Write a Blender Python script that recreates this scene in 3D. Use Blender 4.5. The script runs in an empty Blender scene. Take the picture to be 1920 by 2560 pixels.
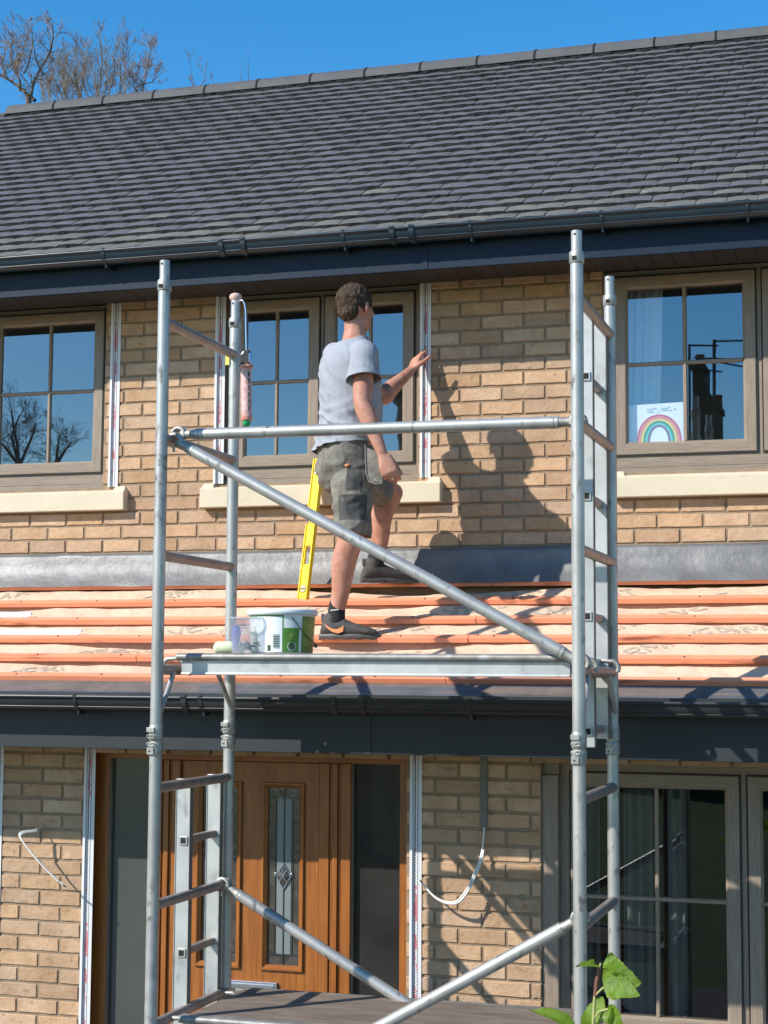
import bpy, math, random
import numpy as np
from math import sin, cos, pi, sqrt, atan2
from mathutils import Vector, Matrix, noise
random.seed(7)
SC = bpy.context.scene
COL = SC.collection
# ------------------------------------------------------------------ camera
F = 4153.77
YW, PT, RL = 0.29806425, 0.0954884, 0.00599246
_f = np.array([-sin(YW)*cos(PT), cos(YW)*cos(PT), sin(PT)])
_r = np.array([cos(YW), sin(YW), 0.0]); _u = np.cross(_r, _f)
_r2 = cos(RL)*_r+sin(RL)*_u; _u2 = np.cross(_r2, _f)
CP = np.array([0, -8.25, 2.45])
cam = bpy.data.cameras.new('camera'); co = bpy.data.objects.new('camera', cam); COL.objects.link(co)
cam.sensor_fit = 'VERTICAL'; cam.sensor_height = 24; cam.lens = 24*F/2560; cam.clip_start = .1; cam.clip_end = 2000
M3 = Matrix(((_r2[0], _u2[0], -_f[0]), (_r2[1], _u2[1], -_f[1]), (_r2[2], _u2[2], -_f[2])))
co.matrix_world = Matrix.Translation(CP) @ M3.to_4x4()
SC.camera = co
def P(px, py, y):
    "world point seen at photo pixel (px,py) that lies at depth plane y"
    d = _r2*(px-960)+_u2*(1280-py)+_f*F
    p = CP+d*((y-CP[1])/d[1]); return Vector((float(p[0]), float(p[1]), float(p[2])))
# ------------------------------------------------------------------ materials
MT = {}
def nodes(name):
    m = bpy.data.materials.new(name); m.use_nodes = True; nt = m.node_tree; MT[name] = m
    return m, nt, nt.nodes['Principled BSDF'], lambda t, **k: mknode(nt, t, k)
def mknode(nt, t, k):
    n = nt.nodes.new(t)
    for a, v in k.items():
        if a.startswith('i_'):
            key = a[2:].replace('_', ' ')
            n.inputs[int(key) if key.isdigit() else key].default_value = v
        else: setattr(n, a, v)
    return n
def mat(name, col, rough=.6, metal=0, col2=None, scale=8, stretch=(1, 1, 1), bump=0, bscale=None, bdist=.01, lo=.35, hi=.65,
        rnd=0, spec=.5, detail=5, sub=0, streak=None, coat=0, alpha=None, trans=0, rvar=0):
    m, nt, b, N = nodes(name); L = nt.links.new
    b.inputs['Base Color'].default_value = (*col, 1); b.inputs['Roughness'].default_value = rough
    b.inputs['Metallic'].default_value = metal; b.inputs['Specular IOR Level'].default_value = spec
    if sub: b.inputs['Subsurface Weight'].default_value = sub; b.inputs['Subsurface Radius'].default_value = (.6, .25, .12); b.inputs['Subsurface Scale'].default_value = .01
    if coat: b.inputs['Coat Weight'].default_value = coat
    if trans: b.inputs['Transmission Weight'].default_value = trans
    tc = N('ShaderNodeTexCoord'); mp = N('ShaderNodeMapping'); mp.inputs['Scale'].default_value = stretch
    L(tc.outputs['Object'], mp.inputs[0])
    out = None
    if col2 is not None:
        nz = N('ShaderNodeTexNoise', i_Scale=scale, i_Detail=detail, i_Roughness=.6); L(mp.outputs[0], nz.inputs[0])
        mr = N('ShaderNodeMapRange'); mr.inputs[1].default_value = lo; mr.inputs[2].default_value = hi; L(nz.outputs[0], mr.inputs[0])
        mx = N('ShaderNodeMix', data_type='RGBA'); mx.inputs[6].default_value = (*col, 1); mx.inputs[7].default_value = (*col2, 1)
        L(mr.outputs[0], mx.inputs[0]); out = mx.outputs[2]
        if rvar:
            r2 = N('ShaderNodeMapRange'); r2.inputs[3].default_value = rough-rvar; r2.inputs[4].default_value = rough+rvar; L(nz.outputs[0], r2.inputs[0]); L(r2.outputs[0], b.inputs['Roughness'])
    if streak:
        sc_, st_, c_, lo_, hi_ = streak
        mp2 = N('ShaderNodeMapping'); mp2.inputs['Scale'].default_value = st_; L(tc.outputs['Object'], mp2.inputs[0])
        n2 = N('ShaderNodeTexNoise', i_Scale=sc_, i_Detail=4); L(mp2.outputs[0], n2.inputs[0])
        m2 = N('ShaderNodeMapRange'); m2.inputs[1].default_value = lo_; m2.inputs[2].default_value = hi_; L(n2.outputs[0], m2.inputs[0])
        mx = N('ShaderNodeMix', data_type='RGBA'); mx.inputs[7].default_value = (*c_, 1); L(m2.outputs[0], mx.inputs[0])
        if out: L(out, mx.inputs[6])
        else: mx.inputs[6].default_value = (*col, 1)
        out = mx.outputs[2]
    if rnd:
        g = N('ShaderNodeNewGeometry'); hs = N('ShaderNodeHueSaturation')
        r1 = N('ShaderNodeMapRange'); r1.inputs[3].default_value = 1-rnd; r1.inputs[4].default_value = 1+rnd
        L(g.outputs['Random Per Island'], r1.inputs[0]); L(r1.outputs[0], hs.inputs['Value'])
        ml = N('ShaderNodeMath', operation='MULTIPLY', i_1=7.31); fr = N('ShaderNodeMath', operation='FRACT'); L(g.outputs['Random Per Island'], ml.inputs[0]); L(ml.outputs[0], fr.inputs[0])
        r3 = N('ShaderNodeMapRange'); r3.inputs[3].default_value = .92; r3.inputs[4].default_value = 1.07; L(fr.outputs[0], r3.inputs[0]); L(r3.outputs[0], hs.inputs['Saturation'])
        if out: L(out, hs.inputs['Color'])
        else: hs.inputs['Color'].default_value = (*col, 1)
        out = hs.outputs[0]
    if out: L(out, b.inputs['Base Color'])
    if bump:
        nb = N('ShaderNodeTexNoise', i_Scale=bscale or scale*3, i_Detail=6, i_Roughness=.65); L(mp.outputs[0], nb.inputs[0])
        bp = N('ShaderNodeBump', i_Strength=bump, i_Distance=bdist); L(nb.outputs[0], bp.inputs['Height']); L(bp.outputs[0], b.inputs['Normal'])
    return m
def glass(name, base=.17, tint=(.8, .85, .85), gcol=(1, 1, 1)):
    m = bpy.data.materials.new(name); m.use_nodes = True; MT[name] = m; nt = m.node_tree; nt.nodes.remove(nt.nodes['Principled BSDF']); L = nt.links.new
    lw = nt.nodes.new('ShaderNodeLayerWeight'); lw.inputs[0].default_value = .5
    pw = nt.nodes.new('ShaderNodeMath'); pw.operation = 'POWER'; pw.inputs[1].default_value = 5; L(lw.outputs['Facing'], pw.inputs[0])
    ma = nt.nodes.new('ShaderNodeMath'); ma.operation = 'MULTIPLY_ADD'; ma.inputs[1].default_value = .8; ma.inputs[2].default_value = base; L(pw.outputs[0], ma.inputs[0])
    tr = nt.nodes.new('ShaderNodeBsdfTransparent'); tr.inputs[0].default_value = (*tint, 1)
    gl = nt.nodes.new('ShaderNodeBsdfGlossy'); gl.inputs['Roughness'].default_value = 0; gl.inputs['Color'].default_value = (*gcol, 1)
    mx = nt.nodes.new('ShaderNodeMixShader')
    L(ma.outputs[0], mx.inputs[0]); L(tr.outputs[0], mx.inputs[1]); L(gl.outputs[0], mx.inputs[2]); L(mx.outputs[0], nt.nodes['Material Output'].inputs[0])
mat('brick', (.57, .385, .245), .9, col2=(.43, .27, .16), scale=9, bump=1.0, bscale=38, bdist=.006, rnd=.15, lo=.3, hi=.7, spec=.2, streak=(26, (1, 1, 1.6), (.36, .22, .12), .58, .74))
mat('mortar', (.33, .245, .165), .95, col2=(.26, .19, .13), scale=20, bump=.5, bscale=120, bdist=.004, spec=.1)
mat('rooftile', (.104, .100, .106), .6, col2=(.122, .118, .122), scale=14, bump=.4, bscale=55, bdist=.003, rnd=.05, spec=.45, streak=(5.5, (.7, 1, 1), (.19, .185, .165), .62, .78))
mat('tile_edge', (.042, .042, .046), .95, col2=(.075, .072, .07), scale=60, bump=1, bscale=90, bdist=.006, spec=.1)
mat('tile_lichen', (.115, .112, .105), .75, col2=(.15, .145, .12), scale=10, bump=.5, bscale=55, bdist=.004, rnd=.10, streak=(7, (1, 1, 1), (.28, .27, .22), .62, .78))
mat('ridgetile', (.095, .093, .094), .75, col2=(.075, .074, .078), scale=7, bump=.3, bscale=50, bdist=.004)
mat('black_gap', (.012, .012, .013), .9)
mat('upvc_blue', (.018, .032, .046), .33, col2=(.023, .038, .053), scale=3, spec=.5, rvar=.05)
mat('upvc_blue_f', (.006, .016, .034), .5, col2=(.007, .018, .037), scale=3, spec=.25)
mat('anthracite', (.028, .030, .033), .38, col2=(.036, .038, .041), scale=4)
mat('anthracite_f', (.038, .043, .048), .45, col2=(.044, .049, .054), scale=3, spec=.2)
mat('soffit', (.035, .030, .031), .6, col2=(.042, .036, .036), scale=3)
mat('frame_h', (.30, .235, .175), .55, col2=(.22, .168, .122), scale=9, stretch=(1, 4, 14), bump=.15, bscale=20, bdist=.002)
mat('frame_v', (.30, .235, .175), .55, col2=(.22, .168, .122), scale=9, stretch=(14, 4, 1), bump=.15, bscale=20, bdist=.002)
mat('frame_seal', (.012, .012, .012), .7)
mat('oak_v', (.37, .125, .018), .42, col2=(.22, .065, .009), scale=5, stretch=(12, 4, .8), bump=.1, bscale=20, bdist=.001, coat=.15, lo=.3, hi=.7)
mat('oak_h', (.37, .125, .018), .42, col2=(.22, .065, .009), scale=5, stretch=(.8, 4, 12), bump=.1, bscale=20, bdist=.001, coat=.15, lo=.3, hi=.7)
mat('stone_sill', (.66, .58, .43), .8, col2=(.60, .525, .385), scale=4, bump=.15, bscale=80, bdist=.002, streak=(9, (1, 1, 3), (.55, .47, .33), .6, .85))
mat('batten', (.78, .225, .095), .75, col2=(.86, .31, .155), scale=3.5, stretch=(.6, 6, 6), bump=.35, bscale=14, bdist=.002, lo=.3, hi=.7, rnd=.07, streak=(4, (.8, 5, 5), (.36, .085, .035), .60, .72))
mat('membrane', (.72, .53, .375), .75, col2=(.66, .475, .33), scale=5, bump=.8, bscale=9, bdist=.02, streak=(2.2, (1, 1, 1), (.62, .50, .37), .62, .8))
mat('print_grey', (.40, .33, .25), .8, col2=(.50, .40, .30), scale=30)
mat('lead', (.205, .203, .198), .5, .3, col2=(.14, .139, .138), scale=3.5, bump=.42, bscale=11, bdist=.014, rvar=.1, streak=(5, (1, 1, .5), (.19, .19, .19), .55, .7))
mat('zinc_strip', (.19, .195, .21), .4, .4, col2=(.14, .145, .155), scale=6)
mat('underlay', (.17, .13, .11), .9, col2=(.12, .095, .085), scale=12, bump=.2)
mat('alu', (.53, .52, .49), .42, .5, col2=(.37, .36, .34), scale=9, stretch=(1, 1, .5), bump=.12, bscale=60, bdist=.002, rvar=.09, lo=.35, hi=.7, streak=(26, (1, 1, .5), (.20, .18, .16), .60, .72))
mat('alu_dirty', (.50, .50, .49), .5, .6, col2=(.36, .35, .34), scale=12, bump=.3, bscale=70, bdist=.003, rvar=.1, streak=(22, (1, 1, 1), (.19, .16, .14), .56, .7))
mat('alu_flat', (.58, .585, .56), .45, .45, col2=(.42, .43, .42), scale=6, bump=.06, bscale=40, bdist=.002, rvar=.08, streak=(16, (1, 1, .5), (.30, .30, .29), .60, .75))
mat('rung_al', (.42, .36, .32), .5, .55, col2=(.32, .27, .24), scale=15, bump=.15, bscale=60, bdist=.002)
mat('castmetal', (.50, .49, .45), .55, .7, col2=(.3, .29, .26), scale=25, bump=.3, bscale=70, bdist=.003)
mat('hole', (.02, .017, .014), .9)
mat('ply', (.135, .10, .075), .85, col2=(.235, .185, .14), scale=3, stretch=(1, 5, 1), bump=.3, bscale=30, bdist=.003, streak=(6, (1, 3, 1), (.10, .08, .065), .6, .75))
mat('steel_edge', (.40, .38, .35), .5, .5, col2=(.3, .28, .26), scale=20)
mat('tee', (.35, .365, .405), .9, col2=(.31, .325, .36), scale=6, bump=.25, bscale=9, bdist=.02, spec=.1)
mat('skin', (.56, .295, .21), .55, col2=(.42, .18, .12), scale=17, sub=.08, bump=.3, bscale=120, bdist=.003, spec=.3, streak=(60, (1, 1, 1), (.36, .16, .11), .60, .8))
mat('shorts', (.26, .243, .205), .9, col2=(.15, .138, .118), scale=14, bump=.7, bscale=22, bdist=.015, spec=.1, streak=(26, (1, 1, 1), (.30, .28, .25), .68, .8))
mat('shorts_dark', (.06, .059, .058), .85, col2=(.10, .097, .09), scale=14, bump=.3, bscale=20, bdist=.01, spec=.15, streak=(22, (1, 1, 1), (.24, .23, .22), .66, .8))
mat('piping', (.24, .235, .22), .8)
mat('stile_side_shade', (.16, .145, .13), .7)  # shade of the flange facing away from the sun, put into a darker matt colour
mat('lip', (.30, .29, .27), .5, .4, col2=(.22, .21, .19), scale=20, bump=.2, bscale=60, bdist=.003, streak=(12, (1, 1, 1), (.42, .41, .39), .6, .75))
mat('hair', (.034, .021, .012), .6, col2=(.10, .062, .036), scale=55, stretch=(1, 1, .3), bump=1, bscale=110, bdist=.012, spec=.25)
mat('sock', (.022, .02, .022), .95, bump=.3, bscale=150)
mat('shoe', (.05, .046, .042), .8, col2=(.085, .078, .07), scale=25, bump=.3, bscale=120, bdist=.003)
mat('shoe_sole', (.11, .10, .095), .5, col2=(.06, .055, .05), scale=18, bump=.3, bscale=50, bdist=.004)
mat('orange', (.85, .30, .11), .5)
mat('silver_print', (.5, .5, .5), .5)
mat('yellow', (.90, .66, .0), .38, col2=(.84, .59, .0), scale=9, spec=.5, streak=(16, (1, 1, 1), (.55, .4, .06), .68, .8))
mat('yellow_dark', (.34, .24, .03), .6)
mat('vial', (.62, .66, .55), .15, col2=(.4, .44, .38), scale=20)
mat('white_plastic', (.74, .75, .76), .35, col2=(.68, .69, .70), scale=4)
mat('label_green', (.085, .235, .03), .4, col2=(.10, .27, .04), scale=8)
mat('label_olive', (.235, .29, .055), .4, col2=(.12, .20, .03), scale=22, lo=.45, hi=.55)
mat('label_white', (.80, .82, .83), .4)
mat('label_dark', (.05, .09, .04), .4)
mat('label_grey', (.35, .40, .43), .5)
mat('blue_plastic', (.05, .09, .50), .4)
mat('cream', (.70, .70, .57), .6)
mat('pale_green', (.56, .66, .40), .9, col2=(.66, .74, .50), scale=30, bump=.3, bscale=60, bdist=.004)
mat('junk', (.35, .34, .31), .5, col2=(.07, .07, .08), scale=45, lo=.45, hi=.55)
mat('cable', (.72, .71, .67), .4)
mat('dark_tip', (.03, .028, .025), .7)
mat('cable_grey', (.33, .33, .32), .45, col2=(.5, .5, .48), scale=20)
mat('salmon', (.62, .20, .125), .5, col2=(.72, .36, .30), scale=18, bump=.3, bscale=40, bdist=.004)
mat('salmon_lbl', (.74, .48, .46), .55, col2=(.55, .30, .27), scale=40, lo=.4, hi=.6)
mat('gun_black', (.02, .02, .022), .4)
mat('green_nozzle', (.01, .38, .13), .35)
mat('foam', (.70, .50, .41), .85, col2=(.6, .42, .34), scale=60, bump=.6, bscale=90)
mat('tag_yellow', (.75, .72, .12), .5)
mat('leaf', (.21, .34, .03), .42, col2=(.12, .22, .018), scale=22, bump=.7, bscale=40, bdist=.008, spec=.45, sub=0)
mat('stem_red', (.17, .07, .045), .6)
mat('stem_green', (.35, .36, .13), .6)
mat('bark', (.085, .07, .06), .9, col2=(.14, .12, .10), scale=12)
mat('twig', (.21, .155, .13), .9, col2=(.28, .21, .17), scale=3)
mat('twig_olive', (.15, .115, .075), .9, col2=(.24, .18, .12), scale=1.2, rnd=.2)
mat('curtain', (.72, .74, .76), .9, col2=(.66, .68, .70), scale=3)
mat('curtain_grey', (.25, .28, .29), .9, col2=(.17, .19, .20), scale=3)
mat('room', (.30, .28, .26), .9)
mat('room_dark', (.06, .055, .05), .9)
mat('lawn', (.05, .085, .022), .95, col2=(.09, .12, .04), scale=2, bump=.5, bscale=40)
mat('paving', (.10, .095, .085), .9, col2=(.135, .125, .115), scale=5, bump=.3)
mat('far_brick', (.13, .075, .05), .9, col2=(.09, .055, .04), scale=10)
mat('far_tile', (.07, .055, .05), .9, col2=(.05, .04, .04), scale=8)
mat('pot', (.35, .10, .06), .8)
mat('aerial', (.10, .10, .11), .5, .5)
mat('frosted', (.075, .083, .077), .16, col2=(.062, .07, .064), scale=1.5, spec=.7)
mat('lite_dark', (.045, .038, .035), .12, col2=(.075, .065, .058), scale=16, bump=.5, bscale=30, bdist=.004, spec=.7, lo=.45, hi=.55)
mat('lite_pale', (.20, .235, .235), .18, col2=(.17, .20, .20), scale=5, spec=.6)
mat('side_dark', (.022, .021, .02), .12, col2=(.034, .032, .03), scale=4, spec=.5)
mat('came', (.07, .07, .07), .4, .6)
mat('chrome', (.62, .64, .68), .18, .9)
mat('letter_dark', (.12, .125, .13), .3, .5)
mat('conduit', (.21, .195, .165), .85, col2=(.165, .15, .125), scale=14)
mat('paper', (.90, .91, .92), .8)
for k_, c_ in dict(r0=(.72, .02, .03), r1=(.95, .22, .06), r2=(.95, .70, .03), r3=(.03, .27, .03), r4=(.16, .66, .55), r5=(.25, .07, .09), ink=(.12, .15, .17)).items(): mat(k_, c_, .8, col2=tuple(x*.8 for x in c_), scale=40)
glass('pane', .22, (.86, .89, .9), (.70, .88, 1)); glass('pane_low', .07, (.6, .64, .62))
def clearplast():
    m, nt, b, N = nodes('clear_plastic'); L = nt.links.new
    tr = N('ShaderNodeBsdfTransparent'); tr.inputs[0].default_value = (.86, .88, .9, 1)
    mx = N('ShaderNodeMixShader'); mx.inputs[0].default_value = .34; b.inputs['Base Color'].default_value = (.75, .78, .82, 1); b.inputs['Roughness'].default_value = .25
    L(tr.outputs[0], mx.inputs[1]); L(b.outputs[0], mx.inputs[2]); L(mx.outputs[0], nt.nodes['Material Output'].inputs[0])
clearplast()
# leaves let light through
def leafmat():
    m = MT['leaf']; nt = m.node_tree; b = nt.nodes['Principled BSDF']; L = nt.links.new
    t = nt.nodes.new('ShaderNodeBsdfTranslucent'); t.inputs[0].default_value = (.42, .58, .03, 1)
    mx = nt.nodes.new('ShaderNodeMixShader'); mx.inputs[0].default_value = .42
    L(b.outputs[0], mx.inputs[1]); L(t.outputs[0], mx.inputs[2]); L(mx.outputs[0], nt.nodes['Material Output'].inputs[0])
leafmat()
def beadmat():
    m, nt, b, N = nodes('render_bead'); L = nt.links.new
    tc = N('ShaderNodeTexCoord'); sp = N('ShaderNodeSeparateXYZ'); L(tc.outputs['Object'], sp.inputs[0])
    def M(op, a, c=None):
        n = N('ShaderNodeMath', operation=op)
        for i, v in enumerate((a, c)):
            if v is None: continue
            if isinstance(v, (int, float)): n.inputs[i].default_value = v
            else: L(v, n.inputs[i])
        return n.outputs[0]
    def dots(xc, r, per, off):
        z = M('SUBTRACT', M('MODULO', M('ADD', sp.outputs[2], off+5), per), per/2); x = M('SUBTRACT', sp.outputs[0], xc)
        return M('LESS_THAN', M('ADD', M('MULTIPLY', x, x), M('MULTIPLY', z, z)), r*r)
    d = M('MAXIMUM', M('MAXIMUM', dots(.0235, .0043, .0105, 0), dots(.0365, .0035, .0105, .005)), dots(.046, .0014, .0105, 0))
    mp = N('ShaderNodeMapping'); mp.inputs['Scale'].default_value = (22, 1, 7); L(tc.outputs['Object'], mp.inputs[0])
    nz = N('ShaderNodeTexNoise', i_Scale=2.2, i_Detail=7, i_Roughness=.75); L(mp.outputs[0], nz.inputs[0])
    mp3 = N('ShaderNodeMapping'); mp3.inputs['Scale'].default_value = (1, 1, 1); L(tc.outputs['Object'], mp3.inputs[0])
    nz2 = N('ShaderNodeTexNoise', i_Scale=5.5, i_Detail=1); L(mp3.outputs[0], nz2.inputs[0])
    inx = M('MULTIPLY', M('GREATER_THAN', sp.outputs[0], .017), M('LESS_THAN', sp.outputs[0], .034))
    red = M('MULTIPLY', M('MULTIPLY', M('GREATER_THAN', nz.outputs[0], .49), M('GREATER_THAN', nz2.outputs[0], .50)), inx)
    m1 = N('ShaderNodeMix', data_type='RGBA'); m1.inputs[6].default_value = (.72, .72, .73, 1); m1.inputs[7].default_value = (.72, .17, .18, 1); L(red, m1.inputs[0])
    m2 = N('ShaderNodeMix', data_type='RGBA'); m2.inputs[7].default_value = (.03, .03, .05, 1); L(m1.outputs[2], m2.inputs[6]); L(d, m2.inputs[0])
    L(m2.outputs[2], b.inputs['Base Color']); b.inputs['Roughness'].default_value = .45
beadmat()
# ------------------------------------------------------------------ mesh helpers
class MB:
    def __init__(s): s.v = []; s.f = []; s.m = []; s.sm = []
    def add(s, vs, fs, m=0, smooth=False):
        o = len(s.v); s.v += [tuple(v) for v in vs]; s.f += [tuple(i+o for i in f) for f in fs]; s.m += [m]*len(fs); s.sm += [smooth]*len(fs); return s
    def box(s, x0, x1, y0, y1, z0, z1, m=0):
        v = [(x, y, z) for z in (z0, z1) for y in (y0, y1) for x in (x0, x1)]
        return s.add(v, [(0, 2, 3, 1), (4, 5, 7, 6), (0, 1, 5, 4), (2, 6, 7, 3), (0, 4, 6, 2), (1, 3, 7, 5)], m)
    def hexa(s, pts, m=0):  # 8 pts: bottom 4 (ccw), top 4
        return s.add(pts, [(3, 2, 1, 0), (4, 5, 6, 7), (0, 1, 5, 4), (1, 2, 6, 5), (2, 3, 7, 6), (3, 0, 4, 7)], m)
    def obox(s, c, ax, ay, az, m=0):
        c = Vector(c); v = [c+Vector(ax)*i+Vector(ay)*j+Vector(az)*k for k in (-1, 1) for j in (-1, 1) for i in (-1, 1)]
        return s.add(v, [(0, 2, 3, 1), (4, 5, 7, 6), (0, 1, 5, 4), (2, 6, 7, 3), (0, 4, 6, 2), (1, 3, 7, 5)], m)
    def loft(s, rings, m=0, caps=True, smooth=True, close=True):
        n = len(rings[0]); vs = [p for r in rings for p in r]; fs = []
        for i in range(len(rings)-1):
            for j in range(n if close else n-1):
                a = i*n+j; b = i*n+(j+1) % n; fs.append((a, b, b+n, a+n))
        s.add(vs, fs, m, smooth)
        if caps and close:
            s.add(rings[0], [tuple(range(n))[::-1]], m); s.add(rings[-1], [tuple(range(n))], m)
        return s
    def tube(s, pts, r, n=12, m=0, caps=True):
        pts = [Vector(p) for p in pts]; rs = r if isinstance(r, (list, tuple)) else [r]*len(pts)
        rings = []; prev = None
        for i, p in enumerate(pts):
            d = (pts[min(i+1, len(pts)-1)]-pts[max(i-1, 0)]).normalized()
            if prev is None:
                prev = Vector((0, 0, 1)) if abs(d.z) < .9 else Vector((0, 1, 0))
            a = (prev-d*prev.dot(d)).normalized(); b = d.cross(a); prev = a
            rings.append([p+a*cos(2*pi*k/n)*rs[i]+b*sin(2*pi*k/n)*rs[i] for k in range(n)])
        return s.loft(rings, m, caps)
    def lathe(s, c, prof, n=32, m=0, axis='z', mfn=None):
        c = Vector(c); rings = []
        for r, h in prof:
            rings.append([c+Vector((cos(2*pi*k/n)*r, sin(2*pi*k/n)*r, h)) for k in range(n)])
        return s.loft(rings, m, True)
def rdg(x, y, z=0): return (1-abs(ns(x, y, z))*2.2)
OR = {}
def mk(name, mb, mats, parent=None, loc=None, wire=True, bevel=0, label=None):
    "links the collected shapes as one mesh; verts are world coords (or local to loc if given)"
    me = bpy.data.meshes.new(name); o = bpy.data.objects.new(name, me); COL.objects.link(o)
    po = OR[parent.name] if parent else Vector((0, 0, 0))
    org = Vector(loc) if loc is not None else (po if parent else Vector((0, 0, 0)))
    me.from_pydata([tuple(Vector(v)-org) for v in mb.v], [], mb.f)
    mats = [mats] if isinstance(mats, str) else mats
    for x in mats: me.materials.append(MT[x])
    me.polygons.foreach_set('material_index', mb.m); me.polygons.foreach_set('use_smooth', mb.sm); me.update()
    o.location = org-po; OR[o.name] = org
    if parent: o.parent = parent
    if bevel:
        b = o.modifiers.new('b', 'BEVEL'); b.width = bevel; b.segments = 2; b.limit_method = 'ANGLE'; b.angle_limit = .7
    if label: o['label'] = label
    return o
def thing(name, label, cat, loc=(0, 0, 0), group=None):
    o = bpy.data.objects.new(name, None); COL.objects.link(o); o.location = loc; OR[o.name] = Vector(loc); o.empty_display_size = .1
    return tag(o, label, cat, group)
def tag(o, label, cat, group=None):
    o['label'] = label; o['category'] = cat
    if group: o['group'] = group
    return o
def ns(x, y=0, z=0): return noise.noise(Vector((x, y, z)))
# ------------------------------------------------------------------ ground
g = MB(); g.add([(-300, -300, 0), (300, -300, 0), (300, 300, 0), (-300, 300, 0)], [(0, 1, 2, 3)])
o = mk('ground', g, 'lawn'); o['kind'] = 'structure'
g = MB(); g.add([(-8, -6.5, .004), (3, -6.5, .004), (3, -.8, .004), (-8, -.8, .004)], [(0, 1, 2, 3)])
o = mk('path', g, 'paving'); o['kind'] = 'structure'
# ------------------------------------------------------------------ house
H = thing('brick_house', 'buff brick house with dark tiled roof, grey-framed windows and oak front door', 'house', (-2.5, 0, 0))
XL, XR = -7.6, 2.6; YB = 4.8; LW = -.75
UO = [(-6.6, -4.162, 3.447, 4.49), (-3.467, -2.352, 3.447, 4.49), (-1.382, .35, 3.447, 4.49)]
LO = [(-3.83, -2.187, 0, 2.06), (-1.551, .6, .80, 2.06)]
def wall_core(mb, x0, x1, z0, z1, ops, y0, y1, m=0):
    xs = sorted({x0, x1, *[v for o_ in ops for v in o_[:2]]}); zs = sorted({z0, z1, *[min(max(v, z0), z1) for o_ in ops for v in o_[2:]]})
    xs = [x for x in xs if x0 <= x <= x1]
    for i in range(len(xs)-1):
        for j in range(len(zs)-1):
            cx = (xs[i]+xs[i+1])/2; cz = (zs[j]+zs[j+1])/2
            if any(a < cx < b and c < cz < d for a, b, c, d in ops): continue
            mb.box(xs[i], xs[i+1], y0, y1, zs[j], zs[j+1], m)
def bricks(mb, x0, x1, z0, z1, ops, y, zph, xph, bm=1):
    C = .075; W = .225; k0 = math.floor((z0-zph)/C)
    for k in range(k0, int((z1-zph)/C)+2):
        za = zph+k*C+.005; zb = za+.065
        if za < z0-.001 or zb > z1+.06: continue
        zb = min(zb, z1); zc = (za+zb)/2
        iv = [(x0, x1)]
        for a, b, c, d in ops:
            if c-.01 < zc < d+.01:
                iv = [q for p_, r_ in iv for q in ((p_, min(r_, a)), (max(p_, b), r_)) if q[1]-q[0] > .02]
        off = xph+(W/2 if k % 2 else 0)
        for p_, r_ in iv:
            j = math.floor((p_-off)/W)
            while off+j*W < r_:
                a = max(off+j*W+.005, p_+.001); b = min(off+(j+1)*W-.005, r_-.001); j += 1
                if b-a < .025: continue
                e = .0035; n = 5
                dy = random.uniform(-.0015, .0015); y0 = y+dy
                bot = []; top = []
                for i in range(n+1):
                    t = i/n; xx = a+(b-a)*t
                    bot.append((xx, za+random.uniform(-.0012, .0012))); top.append((xx, zb+random.uniform(-.0012, .0012)))
                ring = bot+top[::-1]; cx = (a+b)/2
                outer = [(x_, y0+.0085, z_) for x_, z_ in ring]
                inner = [(x_+(e if x_ < cx else -e if x_ > cx else 0)*(1 if abs(abs(x_-cx)-(b-a)/2) < .002 else 0), y0+random.uniform(-.0006, .0006), z_+(e if z_ < zc else -e)*random.uniform(.7, 1.5)) for x_, z_ in ring]
                N_ = len(ring)
                fs = [(q, (q+1) % N_, N_+(q+1) % N_, N_+q) for q in range(N_)]
                mb.add(outer+inner, fs+[tuple(range(N_, 2*N_))], bm)
xj = P(1255.7, 985, 0).x; zj = P(1396, 1215.4, 0).z
w = MB(); wall_core(w, XL, XR, 2.6, 4.66, UO, .0065, .12); bricks(w, XL, XR, 3.0, 4.53, [(a_, b_, 3.37, d_) for a_, b_, c_, d_ in UO], 0, zj, xj)
mk('wall', w, ['mortar', 'brick'], H, label='upper storey wall of buff brick')
xj2 = P(1206, 2261, LW).x; zj2 = P(1204, 1880+1165/3.252, LW).z
w = MB(); wall_core(w, XL, XR, 0, 2.35, LO, LW+.0065, LW+.12); bricks(w, XL, XR, .6, 2.10, LO, LW, zj2, xj2)
w.box(XL, XL+.2, LW+.12, 0, 0, 2.35); w.box(XR-.2, XR, LW+.12, 0, 0, 2.35)
w.box(XL, XL+.2, .12, YB, 0, 4.6); w.box(XR-.2, XR, .12, YB, 0, 4.6); w.box(XL, XR, YB-.2, YB, 0, 4.6)
for xx in (XL, XR-.2): w.add([(xx, 0, 4.6), (xx, YB, 4.6), (xx, 2.2, 6.3), (xx+.2, 0, 4.6), (xx+.2, YB, 4.6), (xx+.2, 2.2, 6.3)], [(0, 1, 2), (3, 5, 4), (0, 3, 4, 1), (1, 4, 5, 2), (2, 5, 3, 0)])
mk('wall', w, ['mortar', 'brick'], H, label='ground floor wall of buff brick')
w = MB(); w.box(XL+.2, XR-.2, .122, YB-.2, 2.45, 2.6); w.box(XL+.2, XR-.2, .3, YB-.2, 4.52, 4.62); w.box(XL+.2, XR-.2, 2.6, 2.7, .0, 4.52)
mk('interior_lining', w, 'room', H)
w = MB(); w.box(XL+.2, XR-.2, 1.2, 1.25, .01, 2.44); mk('interior_partition', w, 'room_dark', H)
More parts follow.
